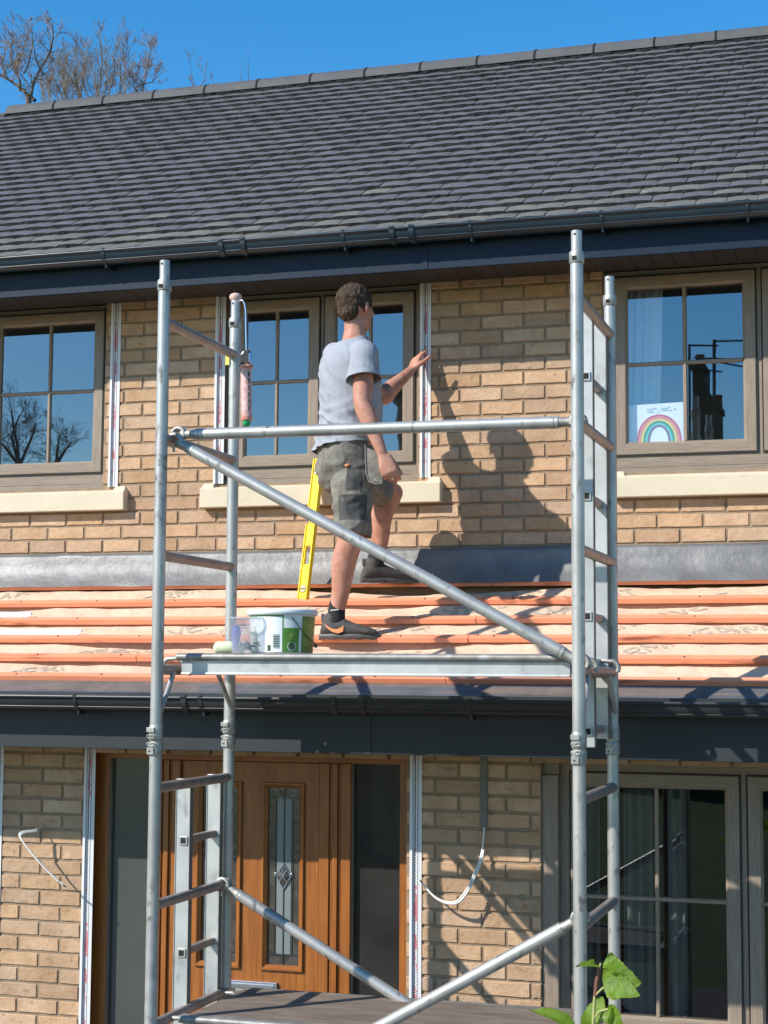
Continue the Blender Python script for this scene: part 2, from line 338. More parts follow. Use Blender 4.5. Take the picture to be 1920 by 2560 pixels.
# --- main roof
EY, EZ = -.44, 4.635; pr = math.atan2(P(0, 293, 2.1).z+.045-4.635, 2.2+.44); U = Vector((0, cos(pr), sin(pr))); NN = Vector((0, -sin(pr), cos(pr)))
e0 = Vector((0, EY, EZ)); SL = (2.2-EY)/cos(pr); G_ = .1148; TW = .1455
tm = MB(); rows = int(SL/G_)
for i in range(rows+1):
    s0 = i*G_
    off = (TW/2 if i % 2 else 0)
    j = 0
    while XL-.1+off+j*TW < XR:
        x0 = XL-.1+off+j*TW+random.uniform(-.002, .002); j += 1
        wd = TW-.003; th = .017+random.uniform(-.002, .003); lift = random.uniform(-.001, .0022); sj = s0+random.uniform(-.002, .002)
        nu = 6; A, B, Cc = [], [], []
        tw_ = random.uniform(-.002, .002)
        for u in range(nu+1):
            t = u/nu; cam_ = .005*(1-(2*t-1)**2)+tw_*(t-.5)
            p0 = e0+U*(sj+.003*(2*t-1)**2+random.uniform(-.0018, .0018))+Vector((x0+wd*t, 0, 0))
            A.append(p0+NN*(.012+th+lift+cam_)); Cc.append(p0+NN*(.012+lift+cam_*.7-.008)+U*random.uniform(-.002, .002))
            B.append(e0+U*(sj+G_*1.12)+Vector((x0+wd*t, 0, 0))+NN*(.012+cam_*.8))
        n1 = nu+1
        tm.add(A+B, [(q, q+1, n1+q+1, n1+q) for q in range(nu)], 2 if random.random() < (.9, .75, .35, .15, .06)[min(i, 4)] and i < 7 else 0, True)
        tm.add(A+Cc, [(q+1, q, n1+q, n1+q+1) for q in range(nu)], 1)
RF = mk('roof', tm, ['rooftile', 'tile_edge', 'tile_lichen'], H, label='main roof of small dark grey tiles')
w = MB(); a = e0+NN*.0; bq = e0+U*SL; bb = Vector((0, YB+.4, EZ-.03))
w.add([(XL-.1, a.y+.01, a.z), (XR, a.y+.01, a.z), (XR, bq.y, bq.z), (XL-.1, bq.y, bq.z), (XL-.1, bb.y, bb.z), (XR, bb.y, bb.z)], [(0, 1, 2, 3), (3, 2, 5, 4)])
mk('roof_deck', w, 'tile_edge', RF)
rz = (e0+U*SL).z
def ridge(x0, x1, dz=0):
    w = MB(); n = 10; rings = []
    for (xx, k) in ((x0, 1.0), (x1, 1.0)):
        rings.append([Vector((xx, 2.2-cos(pi*q/n)*.115, rz-.03+dz+sin(pi*q/n)*.095)) for q in range(n+1)])
    inner = [[Vector((r[0].x, 2.2+(p.y-2.2)*.86, p.z-.014)) for p in r] for r in rings]
    w.loft(rings, 0, False, True, False)
    for R_, I_ in zip(rings, inner): w.loft([R_, I_], 0, False, False, False)
    w.loft(inner, 1, False, True, False)
    mk('ridge_tile', w, ['ridgetile', 'black_gap'], RF)
    w = MB(); r2 = [[Vector((x1+d, 2.2-cos(pi*q/n)*.119, rz-.03+dz+sin(pi*q/n)*.099)) for q in range(n+1)] for d in (-.006, .006)]
    w.loft(r2, 0, False, True, False); mk('ridge_clip', w, 'black_gap', RF)
xr0 = P(14, 280, 2.1).x; RW = P(241, 262, 2.1).x-P(118, 275, 2.1).x
for k in range(-3, 23):
    xa = xr0+k*RW
    if xa > XR-.1: break
    ridge(xa+.004, xa+RW-.004, 0 if k >= 0 else -.05)
# --- eaves, gutter
def gutter_run(yc, zc, r, x0, x1, mt, brk, uni, par, depth=1.0):
    w = MB(); ring = []
    prof = [(-r-.004, .008), (-r-.010, .002), (-r-.006, -.006)]
    prof += [(-r*cos(pi*q/12), -r*depth*sin(pi*q/12)-.004) for q in range(0, 13)]
    prof += [(r, .02)]
    # moulded line near bottom
    prof2 = [(a, b) for a, b in prof]
    rings = [[Vector((x, yc+a, zc+b)) for a, b in prof2] for x in (x0, x1)]
    w.loft(rings, 0, False, True, False)
    prof3 = [(-r*.93*cos(pi*q/12), -r*.93*depth*sin(pi*q/12)-.002) for q in range(13)]
    w.loft([[Vector((x, yc+a, zc+b)) for a, b in prof3] for x in (x0, x1)], 0, False, True, False)
    # raised bead running along the lower front
    th_ = .80; w.tube([(x0, yc-r*cos(th_)-.001, zc-r*depth*sin(th_)-.004), (x1, yc-r*cos(th_)-.001, zc-r*depth*sin(th_)-.004)], .0045, 8, 0, False)
    G = mk('gutter', w, mt, par)
    def strap(x, wd, t, nm):
        q_ = MB(); pr_ = [(-r-t-.006, .012)]+[(-(r+t)*cos(pi*q/12), -(r+t)*depth*sin(pi*q/12)-.004) for q in range(13)]
        rr = [[Vector((x+d, yc+a*s_, zc+b*s_)) for a, b in pr_] for d, s_ in ((-wd/2, .94), (-wd/2, 1), (wd/2, 1), (wd/2, .94))]
        q_.loft(rr, 0, False, False, False); q_.box(x-wd/2, x+wd/2, yc-r-t-.007, yc-r+.006, zc+.004, zc+.014)
        if nm == 'gutter_bracket': q_.box(x-.005, x+.005, yc-r*.3, yc+r, zc-r-.022, zc-r*.6)
        mk(nm, q_, mt, G)
    for px, py in brk: strap(P(px, py, yc-r).x, .016, .004, 'gutter_bracket')
    for px, py in uni:
        X = P(px, py, yc-r).x; strap(X-.003, .026, .007, 'gutter_union')
    return G
GR = .057
gutter_run(-.475, 4.632, GR, XL-.1, XR, 'upvc_blue', [(256, 655), (856, 620), (1174, 600), (1503, 570), (1868, 530)], [(552, 640), (607, 636), (980, 605), (1029, 602)], H, 1.0)
LGY, LGZ = -1.315, 2.325
gutter_run(LGY, LGZ, GR, XL, XR, 'anthracite', [(186, 1750), (500, 1760), (1173, 1760)], [(460, 1760), (834, 1760), (905, 1760)], H, 1.0)
w = MB(); w.box(XL, XR, -.415, -.395, 4.445, 4.63); mk('fascia', w, 'upvc_blue_f', H, bevel=.003)
w = MB(); xs = P(1063, 690, -.415).x; w.box(xs-.012, xs+.012, -.419, -.4155, 4.447, 4.6); mk('fascia_joint', w, 'upvc_blue_f', H)
w = MB(); x = XL
while x < XR:
    w.box(x, x+.097, -.394, -.001, 4.478, 4.486); x += .1
w.box(XL, XR, -.39, -.01, 4.487, 4.5, 1); mk('soffit', w, ['soffit', 'black_gap'], H)
w = MB(); w.box(XL, XR, -1.225, -1.205, 2.086, 2.345); mk('fascia', w, 'anthracite_f', H, bevel=.003)
w = MB(); xs = P(920, 1880, -1.225).x; w.box(xs-.014, xs+.014, -1.229, -1.2255, 2.088, 2.3); mk('fascia_joint', w, 'anthracite_f', H)
w = MB(); w.box(XL, XR, -1.204, LW-.001, 2.090, 2.098); mk('soffit', w, 'anthracite_f', H)
# --- lean-to roof
RA = math.radians(25); TD = Vector((0, -cos(RA), -sin(RA))); TN = Vector((0, -sin(RA), cos(RA))); R0 = Vector((0, -.055, 2.895))
def RP(x, s, h=0): 
    p = R0+TD*s+TN*h; return Vector((x, p.y, p.z))
SB = [-.005, .232, .468, .692, .917, 1.14]
def memh(x, s):
    k = 0
    for i, b in enumerate(SB):
        if s > b: k = i
    u = (s-SB[k]-.05)/.18; u = max(0, min(1, u))
    a = ns(x*1.5+k*7.3, k*3.1)*.5+ns(x*4+k*2.3, 9.1*k)*.18
    h = -.012+.042*a*sin(pi*min(1, u*1.05+.12))
    dip = max(0, ns(x*1.9+k*11.7, 4.4+k)+.12)
    h -= .045*dip*max(0, 1-u*1.8)
    h += .006*ns(x*11, s*17, k)+.004*abs(ns(x*3+s*9, s*14-x*2, k))
    return h
LR = mk('porch_roof', MB().add([(XL, R0.y, R0.z-.06), (XR, R0.y, R0.z-.06), (XR, RP(0, 1.24, -.05).y, RP(0, 1.24, -.05).z), (XL, RP(0, 1.24, -.05).y, RP(0, 1.24, -.05).z)], [(0, 3, 2, 1)]), 'room_dark', H, label='lean-to roof stripped to battens')
w = MB(); nx = 420; ss = []
for k in range(len(SB)):
    s1 = SB[k+1] if k+1 < len(SB) else 1.2
    ss += [SB[k]+.03+(s1-SB[k]-.03)*q/7 for q in range(7)]
ss.append(1.2); x0, x1 = -5.2, 1.0
vs = [RP(x0+(x1-x0)*i/nx, s, memh(x0+(x1-x0)*i/nx, s)) for s in ss for i in range(nx+1)]
w.add(vs, [(j*(nx+1)+i, (j+1)*(nx+1)+i, (j+1)*(nx+1)+i+1, j*(nx+1)+i+1) for j in range(len(ss)-1) for i in range(nx)], 0, True)
for a, b in ((XL, x0), (x1, XR)): w.add([RP(a, 0, -.015), RP(b, 0, -.015), RP(b, 1.2, -.015), RP(a, 1.2, -.015)], [(0, 3, 2, 1)])
mk('membrane', w, 'membrane', LR)
JN = [(1235, 1460), (1212, 1510), (1195, 1555), (1175, 1600), (350, 1650), (1120, 1700)]
for k, s in enumerate(SB):
    xj_ = P(*JN[k], R0.y-s*cos(RA)).x
    for (a, b) in ((XL, xj_-.002), (xj_+.002, XR)):
        w = MB(); n = 60; wd = .041+random.uniform(-.002, .003); th = .023; ring = []
        for i in range(n+1):
            x = a+(b-a)*i/n; q = ns(x*1.1, k*5.2)*.003; q2 = ns(x*.9+4, k*3.7)*.003
            ring.append([RP(x, s+q, 0), RP(x, s+q, th+q2), RP(x, s+wd+q, th+q2), RP(x, s+wd+q+.001, 0)])
        w.loft(ring, 0, True, False); x = math.ceil(a/.45)*.45+.02
        while x < b:
            w.tube([RP(x, s+.021, th+.004), RP(x, s+.021, th-.002)], .0042, 7, 1); x += .45
        mk('batten', w, ['batten', 'dark_tip'], LR)
# printed lettering on the membrane
GL = {'P': [[(0, 0), (0, 1), (.45, 1), (.6, .86), (.6, .66), (.45, .5), (0, .5)]], 'E': [[(.6, 0), (0, 0), (0, 1), (.6, 1)], [(0, .5), (.5, .5)]],
      'R': [[(0, 0), (0, 1), (.45, 1), (.6, .86), (.6, .66), (.45, .5), (0, .5)], [(.3, .5), (.62, 0)]], 'M': [[(0, 0), (0, 1), (.4, .3), (.8, 1), (.8, 0)]],
      'A': [[(0, 0), (.36, 1), (.72, 0)], [(.14, .36), (.58, .36)]], 'V': [[(0, 1), (.36, 0), (.72, 1)]], 'N': [[(0, 0), (0, 1), (.6, 0), (.6, 1)]], 'T': [[(.3, 0), (.3, 1)], [(0, 1), (.62, 1)]]}
w = MB()
def word(xs_, ss_, ang, hgt, txt='PERMAVENT'):
    cx = 0; ca, sa = cos(ang), sin(ang)
    def T(u, v):
        X = xs_+(u*ca-v*sa)*hgt; S = ss_-(u*sa+v*ca)*hgt; return X, S
    for ch in txt:
        for st in GL[ch]:
            for (a, b), (c, d) in zip(st[:-1], st[1:]):
                n = max(2, int(math.hypot(c-a, d-b)*hgt/.006)); L_ = math.hypot(c-a, d-b); px_, py_ = -(d-b)/L_*.085, (c-a)/L_*.085
                for i in range(n):
                    q = []
                    for t, sg in ((i/n, -1), ((i+1)/n, -1), ((i+1)/n, 1), (i/n, 1)):
                        X, S = T(cx+a+(c-a)*t+px_*sg, b+(d-b)*t+py_*sg); q.append((X, S))
                    S = q[0][1]
                    if S < 0 or S > 1.18 or any(z-.004 < S < z+.052 for z in SB): continue
                    w.add([RP(X_, S_, memh(X_, S_)+.0022) for X_, S_ in q], [(0, 1, 2, 3)], 0)
        cx += {'M': 1.15, 'A': .92, 'V': .92}.get(ch, .86)
def atroof(px, py):
    best = None
    for i in range(240):
        y = -.06-1.1*i/240; p = P(px, py, y); z = R0.z+(y-R0.y)*math.tan(RA)
        e = abs(p.z-z)
        if best is None or e < best[0]: best = (e, p.x, (R0.y-y)/cos(RA))
    return best[1], best[2]
for px, py in ((24, 1696), (-255, 1600), (-130, 1530), (330, 1515), (205, 1640), (520, 1595), (905, 1592), (990, 1585), (1235, 1575), (1480, 1590), (1500, 1660), (1755, 1610), (1150, 1520), (700, 1700)):
    X, S = atroof(px, py)
    word(X, S, math.radians(36), .098)
mk('printed_lettering', w, 'print_grey', LR, label='grey PERMAVENT lettering printed slantwise on the membrane')
# lead flashing
w = MB(); n = 240; prof = [(-.004, 3.078), (-.022, 3.082), (-.030, 3.06), (-.034, 3.03), (-.045, 2.99), (-.066, 2.95), (-.09, 2.92), (-.108, 2.897)]
vs = []
for i in range(n+1):
    x = XL+(XR-XL)*i/n
    for k, (y, z) in enumerate(prof):
        a = (ns(x*4, k*.8)*.010+ns(x*11+k*1.5, k*1.7)*.006)*(1 if 0 < k < 7 else .35)
        vs.append((x, y-abs(a)*.7-(.003*ns(x*23, k*2.) if k else 0), z+a*.55+(.004*ns(x*6, 3) if k == 7 else 0)))
m_ = len(prof); w.add(vs, [(i*m_+k, i*m_+k+1, (i+1)*m_+k+1, (i+1)*m_+k) for i in range(n) for k in range(m_-1)], 0, True)
mk('lead_flashing', w, 'lead', LR)
w = MB(); vs = []; n = 200
for i in range(n+1):
    x = XL+(XR-XL)*i/n; q = ns(x*2.2)*.004
    for s, h in ((1.19, .004), (1.262, -.002+q), (1.268, -.010+q)): vs.append(RP(x, s, h))
w.add(vs, [(i*3+k, i*3+k+1, (i+1)*3+k+1, (i+1)*3+k) for i in range(n) for k in range(2)], 0, True); mk('eave_underlay', w, 'underlay', LR)
for xa, xb, dh in ((XL, P(540, 1720, -1.2).x, 0), (P(496, 1720, -1.2).x, P(1205, 1720, -1.2).x, .006), (P(1195, 1720, -1.2).x, P(1780, 1720, -1.2).x, 0), (P(1770, 1720, -1.2).x, XR, .006)):
    w = MB(); vs = []; n = 60
    for i in range(n+1):
        x = xa+(xb-xa)*i/n; q = ns(x*1.7, dh*900)*.004
        for s, h in ((1.225, -.002+dh), (1.285, -.012+dh+q), (1.290, -.032+dh+q), (1.294, -.034+dh+q)): vs.append(RP(x, s, h))
    w.add(vs, [(i*4+k, i*4+k+1, (i+1)*4+k+1, (i+1)*4+k) for i in range(n) for k in range(3)], 0); mk('eave_strip', w, 'zinc_strip', LR)
# --- windows
def mitre(mb, x0, x1, z0, z1, wd, y0, y1, ch=.008, mh=0, mv=1, gl=None):
    "four mitred frame bars, front at y0, back y1, inner front edge chamfered"
    O = [(x0, z0), (x1, z0), (x1, z1), (x0, z1)]; I = [(x0+wd, z0+wd), (x1-wd, z0+wd), (x1-wd, z1-wd), (x0+wd, z1-wd)]
    c = ch; IC = [(x0+wd-c, z0+wd-c), (x1-wd+c, z0+wd-c), (x1-wd+c, z1-wd+c), (x0+wd-c, z1-wd+c)]; o2 = .003
    OC = [(x0+o2, z0+o2), (x1-o2, z0+o2), (x1-o2, z1-o2), (x0+o2, z1-o2)]
    for k in range(4):
        j = (k+1) % 4; m = mh if k in (0, 2) else mv
        prof = [(O, y1), (O, y0+o2), (OC, y0), (IC, y0), (I, y0+c), (I, y1)]
        vs = []
        for A, y in prof: vs += [(A[k][0], y, A[k][1]), (A[j][0], y, A[j][1])]
        mb.add(vs, [(2*q, 2*q+1, 2*q+3, 2*q+2) for q in range(5)], m)
def sash(x0, x1, z0, z1, y, par, gl, bars=(), hz=None, wd=.063, glz=True, bw=.011):
    w = MB(); mitre(w, x0, x1, z0, z1, wd, y, y+.06, .012); S = mk('sash', w, ['frame_h', 'frame_v'], par)
    w = MB(); s_ = .007
    for a, b, c, d in ((x0-s_, x0, z0-s_, z1+s_), (x1, x1+s_, z0-s_, z1+s_), (x0, x1, z0-s_, z0), (x0, x1, z1, z1+s_)): w.box(a, b, y+.004, y+.05, c, d)
    mk('seal', w, 'frame_seal', par)
    w = MB(); gx0, gx1, gz0, gz1 = x0+wd, x1-wd, z0+wd, z1-wd
    w.add([(gx0-.01, y+.022, gz0-.01), (gx1+.01, y+.022, gz0-.01), (gx1+.01, y+.022, gz1+.01), (gx0-.01, y+.022, gz1+.01)], [(0, 1, 2, 3)]); mk('pane', w, gl, par)
    w = MB()
    def bar(a0, a1, b0, b1, vert, m):
        c = .005; yb = y+.021; yf = y+.008
        if vert: w.add([(a0, yb, b0), (a1, yb, b0), (a1-c, yf, b0), (a0+c, yf, b0), (a0, yb, b1), (a1, yb, b1), (a1-c, yf, b1), (a0+c, yf, b1)], [(0, 4, 7, 3), (3, 7, 6, 2), (2, 6, 5, 1)], m)
        else: w.add([(a0, yb, b0), (a0, yf, b0+c), (a0, yf, b1-c), (a0, yb, b1), (a1, yb, b0), (a1, yf, b0+c), (a1, yf, b1-c), (a1, yb, b1)], [(0, 4, 5, 1), (1, 5, 6, 2), (2, 6, 7, 3)], m)
    for bx in bars: 
        if hz: bar(bx-bw, bx+bw, gz0, hz-bw+.004, True, 1); bar(bx-bw, bx+bw, hz+bw-.004, gz1, True, 1)
        else: bar(bx-bw, bx+bw, gz0, gz1, True, 1)
    if hz: bar(gx0, gx1, hz-bw, hz+bw, False, 0)
    if bars or hz: mk('glazing_bar', w, ['frame_h', 'frame_v'], par)
def window(x0, x1, z0, z1, y, sashes, gl, sz0, sz1, hz, label, bot=.07, cill=True):
    w = MB(); fy = y+.012; j = .052
    w.box(x0, x0+j, fy, fy+.07, z0, z1, 1); w.box(x1-j, x1, fy, fy+.07, z0, z1, 1)
    w.box(x0+j, x1-j, fy, fy+.07, sz1+.007, z1, 0); w.box(x0+j, x1-j, fy, fy+.07, z0+.022, sz0-.007, 0)
    for a, b in zip(sashes[:-1], sashes[1:]): w.box(a[1]+.007, b[0]-.007, fy, fy+.07, sz0-.007, sz1+.007, 1)
    # tie the jambs to the sashes
    w.box(x0+j, sashes[0][0]-.007, fy+.001, fy+.07, sz0-.007, sz1+.007, 1); w.box(sashes[-1][1]+.007, x1-j, fy+.001, fy+.07, sz0-.007, sz1+.007, 1)
    Wn = mk('window', w, ['frame_h', 'frame_v'], H, label=label)
    w = MB(); w.box(x0, x1, fy-.018, fy+.06, z0-.012, z0+.018, 0); w.box(x0, x1, fy+.008, fy+.05, z0+.018, z0+.022, 1); mk('window_cill', w, ['frame_h', 'frame_seal'], Wn)
    for a, b, bars in sashes: sash(a, b, sz0, sz1, y, Wn, gl, bars, hz)
    return Wn
window(-6.6, -4.162, 3.455, 4.48, .032, [(-6.55, -5.85, (-6.2,)), (-5.82, -4.93, ()), (-4.895, -4.187, (-4.526,))], 'pane', 3.54, 4.449, 4.0, 'left upstairs window reflecting a bare tree')
window(-3.467, -2.352, 3.455, 4.48, .032, [(-3.397, -2.915, (-3.160,)), (-2.883, -2.387, (-2.630,))], 'pane', 3.54, 4.449, 4.0, 'middle upstairs window the man faces')
window(-1.382, .35, 3.455, 4.48, .032, [(-1.325, -.627, (-.976,)), (-.592, .28, ())], 'pane', 3.54, 4.449, 4.0, 'right upstairs window with rainbow drawing')
window(-1.475, .6, .86, 2.06, -.70, [(-1.425, -.673, (-1.038,)), (-.636, .5, ())], 'pane_low', .87, 1.997, 1.445, 'ground floor window with dark panes')
w = MB(); w.box(-1.551, -1.476, -.735, -.66, .5, 1.985); w.box(-1.551, -1.476, -.712, -.66, 1.986, 2.06); mk('frame_cover', w, 'frame_v', H, bevel=.003)
w = MB(); w.box(-1.56, .6, -.78, -.6, .70, .848); mk('window_sill', w, 'stone_sill', H, bevel=.004)
for xa, xb in ((XL, P(309, 1218, -.055).x), (P(499, 1212, -.055).x, P(1100, 1193, -.055).x), (P(1540, 1190, -.055).x-.03, XR)):
    w = MB()
    # weathered sill: sloped top with level stooling blocks at its ends
    w.add([(xa, .05, 3.318), (xb, .05, 3.318), (xb, -.055, 3.318), (xa, -.055, 3.318), (xa, .05, 3.444), (xb, .05, 3.444), (xb, -.055, 3.420), (xa, -.055, 3.420)], [(0, 1, 2, 3), (4, 7, 6, 5), (3, 2, 6, 7), (0, 3, 7, 4), (2, 1, 5, 6), (0, 4, 5, 1)])
    for q0, q1 in ((xa+.0, xa+.075), (xb-.075, xb-.0)):
        w.add([(q0, .002, 3.425), (q1, .002, 3.425), (q1, -.045, 3.42), (q0, -.045, 3.42), (q0+.002, .001, 3.452), (q1-.015, .001, 3.452), (q1-.015, -.004, 3.452), (q0+.002, -.004, 3.452)], [(4, 7, 6, 5), (3, 2, 6, 7), (0, 3, 7, 4), (2, 1, 5, 6)])
    mk('window_sill', w, 'stone_sill', H, bevel=.004)
# --- front door
w = MB(); DY = -.69
w.box(-3.83, -3.735, DY, DY+.09, 0, 2.055, 1); w.box(-2.236, -2.188, DY, DY+.09, 0, 2.055, 1)
w.box(-3.735, -2.236, DY, DY+.09, 2.012, 2.055, 0); w.box(-3.4, -2.55, DY-.006, DY, 2.030, 2.052, 0)
def mull(x0, x1):
    w.box(x0, x1, DY, DY+.09, 0, 2.012, 1)
    n = x1-x0
    for a, b, d in ((.0, .33, .012), (.33, .42, .004), (.42, .60, .016), (.60, .68, .004), (.68, 1.0, .010)): w.box(x0+n*a+.002, x0+n*b-.002, DY-d, DY-.0005, 0, 2.010, 1)
mull(-3.492, -3.352); mull(-2.634, -2.474)
D = mk('front_door', w, ['oak_h', 'oak_v'], H, label='golden oak front door between glass side panels', bevel=.0025)
w = MB(); dx0, dx1 = -3.346, -2.640; LP = []
l0 = P(505, 2000, DY+.01).x; l1 = P(596, 2000, DY+.01).x; r0 = P(669, 2000, DY+.01).x; r1 = P(752, 2000, DY+.01).x
lz0, lz1 = 1.052, 1.893
wall_core(w, dx0, dx1, .02, 2.008, [(l0, l1, lz0, lz1), (r0, r1, lz0, lz1)], DY+.008, DY+.055, 1)
leaf = mk('door_leaf', w, ['oak_h', 'oak_v'], D)
w = MB()
for a, b in ((l0, l1), (r0, r1)): mitre(w, a-.022, b+.022, lz0-.022, lz1+.022, .026, DY-.006, DY+.03, .016)
mk('lite_moulding', w, ['oak_h', 'oak_v'], D)
w = MB(); yb = DY+.02
for a, b in ((l0, l1), (r0, r1)):
    w.box(a, b, yb, yb+.01, lz0, lz1, 0); c = (a+b)/2; h = (b-a)
    for s_ in (-1, 1): w.box(min(c+s_*.004, c+s_*.036), max(c+s_*.004, c+s_*.036), yb-.002, yb, lz0+.055, lz1-.055, 1)
    for bx in (a+h*.24, a+h*.76): w.box(bx-.0015, bx+.0015, yb-.004, yb, lz0+.052, lz1-.052, 2)
    w.box(c-.002, c+.002, yb-.005, yb-.0021, lz0, lz1, 2)
    for bz in (lz0+.052, lz1-.052): w.box(a, b, yb-.0045, yb, bz-.0015, bz+.0015, 2)
    zc = (lz0+lz1)/2
    R1 = [(0, .06), (.038, .0), (0, -.06), (-.038, 0)]
    w.add([(c+x, yb-.008, zc+z) for x, z in R1]+[(c, yb-.016, zc)], [(0, 1, 4), (1, 2, 4), (2, 3, 4), (3, 0, 4)], 0)
    for (xa, za), (xb_, zb_) in zip(R1, R1[1:]+R1[:1]): w.tube([(c+xa, yb-.009, zc+za), (c+xb_, yb-.009, zc+zb_)], .0022, 6, 3)
    for (xa, za), (xb_, zb_) in (((-.019, .03), (.019, -.03)), ((.019, .03), (-.019, -.03))): w.tube([(c+xa, yb-.014, zc+za), (c+xb_, yb-.014, zc+zb_)], .002, 6, 3)
    for s_ in (-1, 1): w.tube([(c+s_*(.034+.012*t), yb-.01, zc+.003+.012*sin(t*3.2)) for t in [q/5 for q in range(6)]], .003, 6, 3)
mk('door_lite', w, ['lite_dark', 'lite_pale', 'came', 'chrome'], D)
w = MB(); a = P(549, 2448, DY); b = P(693, 2470, DY); w.box(a.x, b.x, DY-.008, DY+.006, .885, .975, 0); w.box(a.x+.012, b.x-.012, DY-.013, DY-.0085, .897, .945, 1); w.box(a.x+.012, b.x-.012, DY-.015, DY-.0085, .947, .965, 0)
mk('letter_plate', w, ['chrome', 'letter_dark'], D, bevel=.002)
w = MB(); w.box(-3.735, -3.492, DY+.03, DY+.04, 0, 2.012); mk('side_pane', w, 'frosted', D, label='frosted grey side panel left of the door')
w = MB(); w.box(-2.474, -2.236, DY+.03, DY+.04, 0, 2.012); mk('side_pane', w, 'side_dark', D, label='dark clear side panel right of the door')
for a in (-3.735, -2.474):
    w = MB(); w.box(a, a+.006, DY+.005, DY+.029, 0, 2.012); mk('glazing_gasket', w, 'conduit', D)
# --- render beads
def bead(x0, z0, z1, y, flip=False):
    w = MB(); W_ = .055; s = 1
    w.box(x0, x0+.012, y-.014, y-.0005, z0, z1); w.box(x0+.0125, x0+W_, y-.004, y-.0005, z0, z1)
    mk('render_bead', w, 'render_bead', H, loc=(x0, y, z0))
bead(P(272, 1213, 0).x, 3.45, 4.475, 0); bead(P(535, 1207, 0).x, 3.45, 4.475, 0); bead(P(1051, 1195, 0).x, 3.45, 4.475, 0)
bead(P(215, 1880, LW).x, .3, 2.064, LW); bead(P(1027, 1900, LW).x, .55, 2.064, LW); bead(P(-14, 1900, LW).x, .3, 2.064, LW)
w = MB(); a = P(1200, 1990, LW).x; w.box(a, a+.037, LW-.007, LW-.0005, 1.73, 2.064); mk('cable_cover', w, 'conduit', H, bevel=.002)
# --- cables
def cable(name, label, pts, r, tipm='dark_tip', mt='cable', twin=False):
    C_ = []
    P_ = [Vector(p) for p in pts]
    for i in range(len(P_)-1):
        a, b, c, d = P_[max(i-1, 0)], P_[i], P_[i+1], P_[min(i+2, len(P_)-1)]
        for t in [q/6 for q in range(6)]:
            C_.append(.5*((2*b)+(c-a)*t+(2*a-5*b+4*c-d)*t*t+(3*b-a-3*c+d)*t**3))
    C_.append(P_[-1]); w = MB(); w.tube(C_, r, 8)
    if twin: w.tube([p+Vector((r*1.6, -.002, -r*1.4)) for p in C_[6:-4]], r, 8)
    w.tube([C_[-1], C_[-1]+(C_[-1]-C_[-2]).normalized()*.018], r*.8, 6, 1)
    return tag(mk(name, w, [mt, tipm], loc=C_[0]), label, 'cable')
cable('loose_cable', 'white twin cable sticking out of the brick wall left of the door', [P(105, 2060, LW), P(90, 2074, LW-.06), P(54, 2080, LW-.12), P(52, 2096, LW-.13), P(92, 2148, LW-.13), P(133, 2190, LW-.12), P(158, 2212, LW-.11)], .0045, twin=True)
cable('loose_cable', 'white cable looping from the grey trunking right of the door', [P(1211, 2068, LW-.004), P(1206, 2120, LW-.03), P(1198, 2155, LW-.05), P(1182, 2192, LW-.07), P(1168, 2222, LW-.08), P(1143, 2252, LW-.09), P(1112, 2254, LW-.08), P(1082, 2238, LW-.07), P(1056, 2208, LW-.05)], .0045, twin=True)
# --- curtains
def curtain(label, x0, x1, z0, z1, y, mt, folds, amp=.02, skew=0):
    w = MB(); n = folds*8; vs = []
    for j in range(9):
        z = z0+(z1-z0)*j/8
        for i in range(n+1):
            t = i/n; x = x0+(x1-x0)*t+skew*(1-j/8)
            vs.append((x, y+amp*sin(t*folds*2*pi+ns(t*3, z)*2)+amp*.4*ns(t*9, z*.7), z))
    w.add(vs, [(j*(n+1)+i, j*(n+1)+i+1, (j+1)*(n+1)+i+1, (j+1)*(n+1)+i) for j in range(8) for i in range(n)], 0, True)
    tag(mk('curtain', w, mt, loc=((x0+x1)/2, y, z0)), label, 'curtain')
curtain('pale curtain behind the upstairs window with the rainbow drawing', -1.30, -1.10, 3.46, 4.45, .20, 'curtain', 5, .014, -.03)
curtain('grey curtain behind the ground floor window, left of its glazing bar', -1.22, -1.08, .9, 2.02, -.50, 'curtain_grey', 3, .02)
curtain('grey curtain behind the ground floor window, right of its glazing bar', -1.02, -.93, .9, 2.02, -.48, 'curtain_grey', 2, .02)
curtain('narrow grey curtain at the left end of the ground floor window', -1.42, -1.33, .9, 2.02, -.48, 'curtain_grey', 2, .015)
# --- rainbow drawing
a = P(1573, 1112, .085); b = P(1706, 1104, .085); w = MB(); yq = .085
t0 = P(1573, 1014, yq); t1 = P(1707, 1005, yq); x0_, x1_ = a.x-.02, b.x+.006
w.add([(x0_, yq, 3.585), (x1_, yq, 3.585), (x1_, yq, t1.z), (x0_, yq, t0.z), (x0_, yq+.001, 3.585), (x1_, yq+.001, 3.585), (x1_, yq+.001, t1.z), (x0_, yq+.001, t0.z)], [(0, 1, 2, 3), (7, 6, 5, 4), (3, 2, 6, 7), (0, 4, 5, 1)])
cx_ = P(1648, 1108, yq).x; R_o = (P(1700, 1108, yq).x-P(1586, 1108, yq).x)/2; zb_ = 3.595; zt = P(1648, 1036, yq).z
radii = [1, .91, .80, .70, .60, .52, .41]; H_ = zt-zb_
for k in range(6):
    n = 28; vs = []
    for i in range(n+1):
        t = pi*i/n
        for rr in (radii[k], radii[k+1]):
            vs.append((cx_+cos(t)*R_o*rr*1.0, yq-.0008, zb_+(sin(t)**.85)*(H_-R_o*(1-rr)*.95)))
    w.add(vs, [(2*i, 2*i+1, 2*i+3, 2*i+2) for i in range(n)], k+1)
random.seed(3)
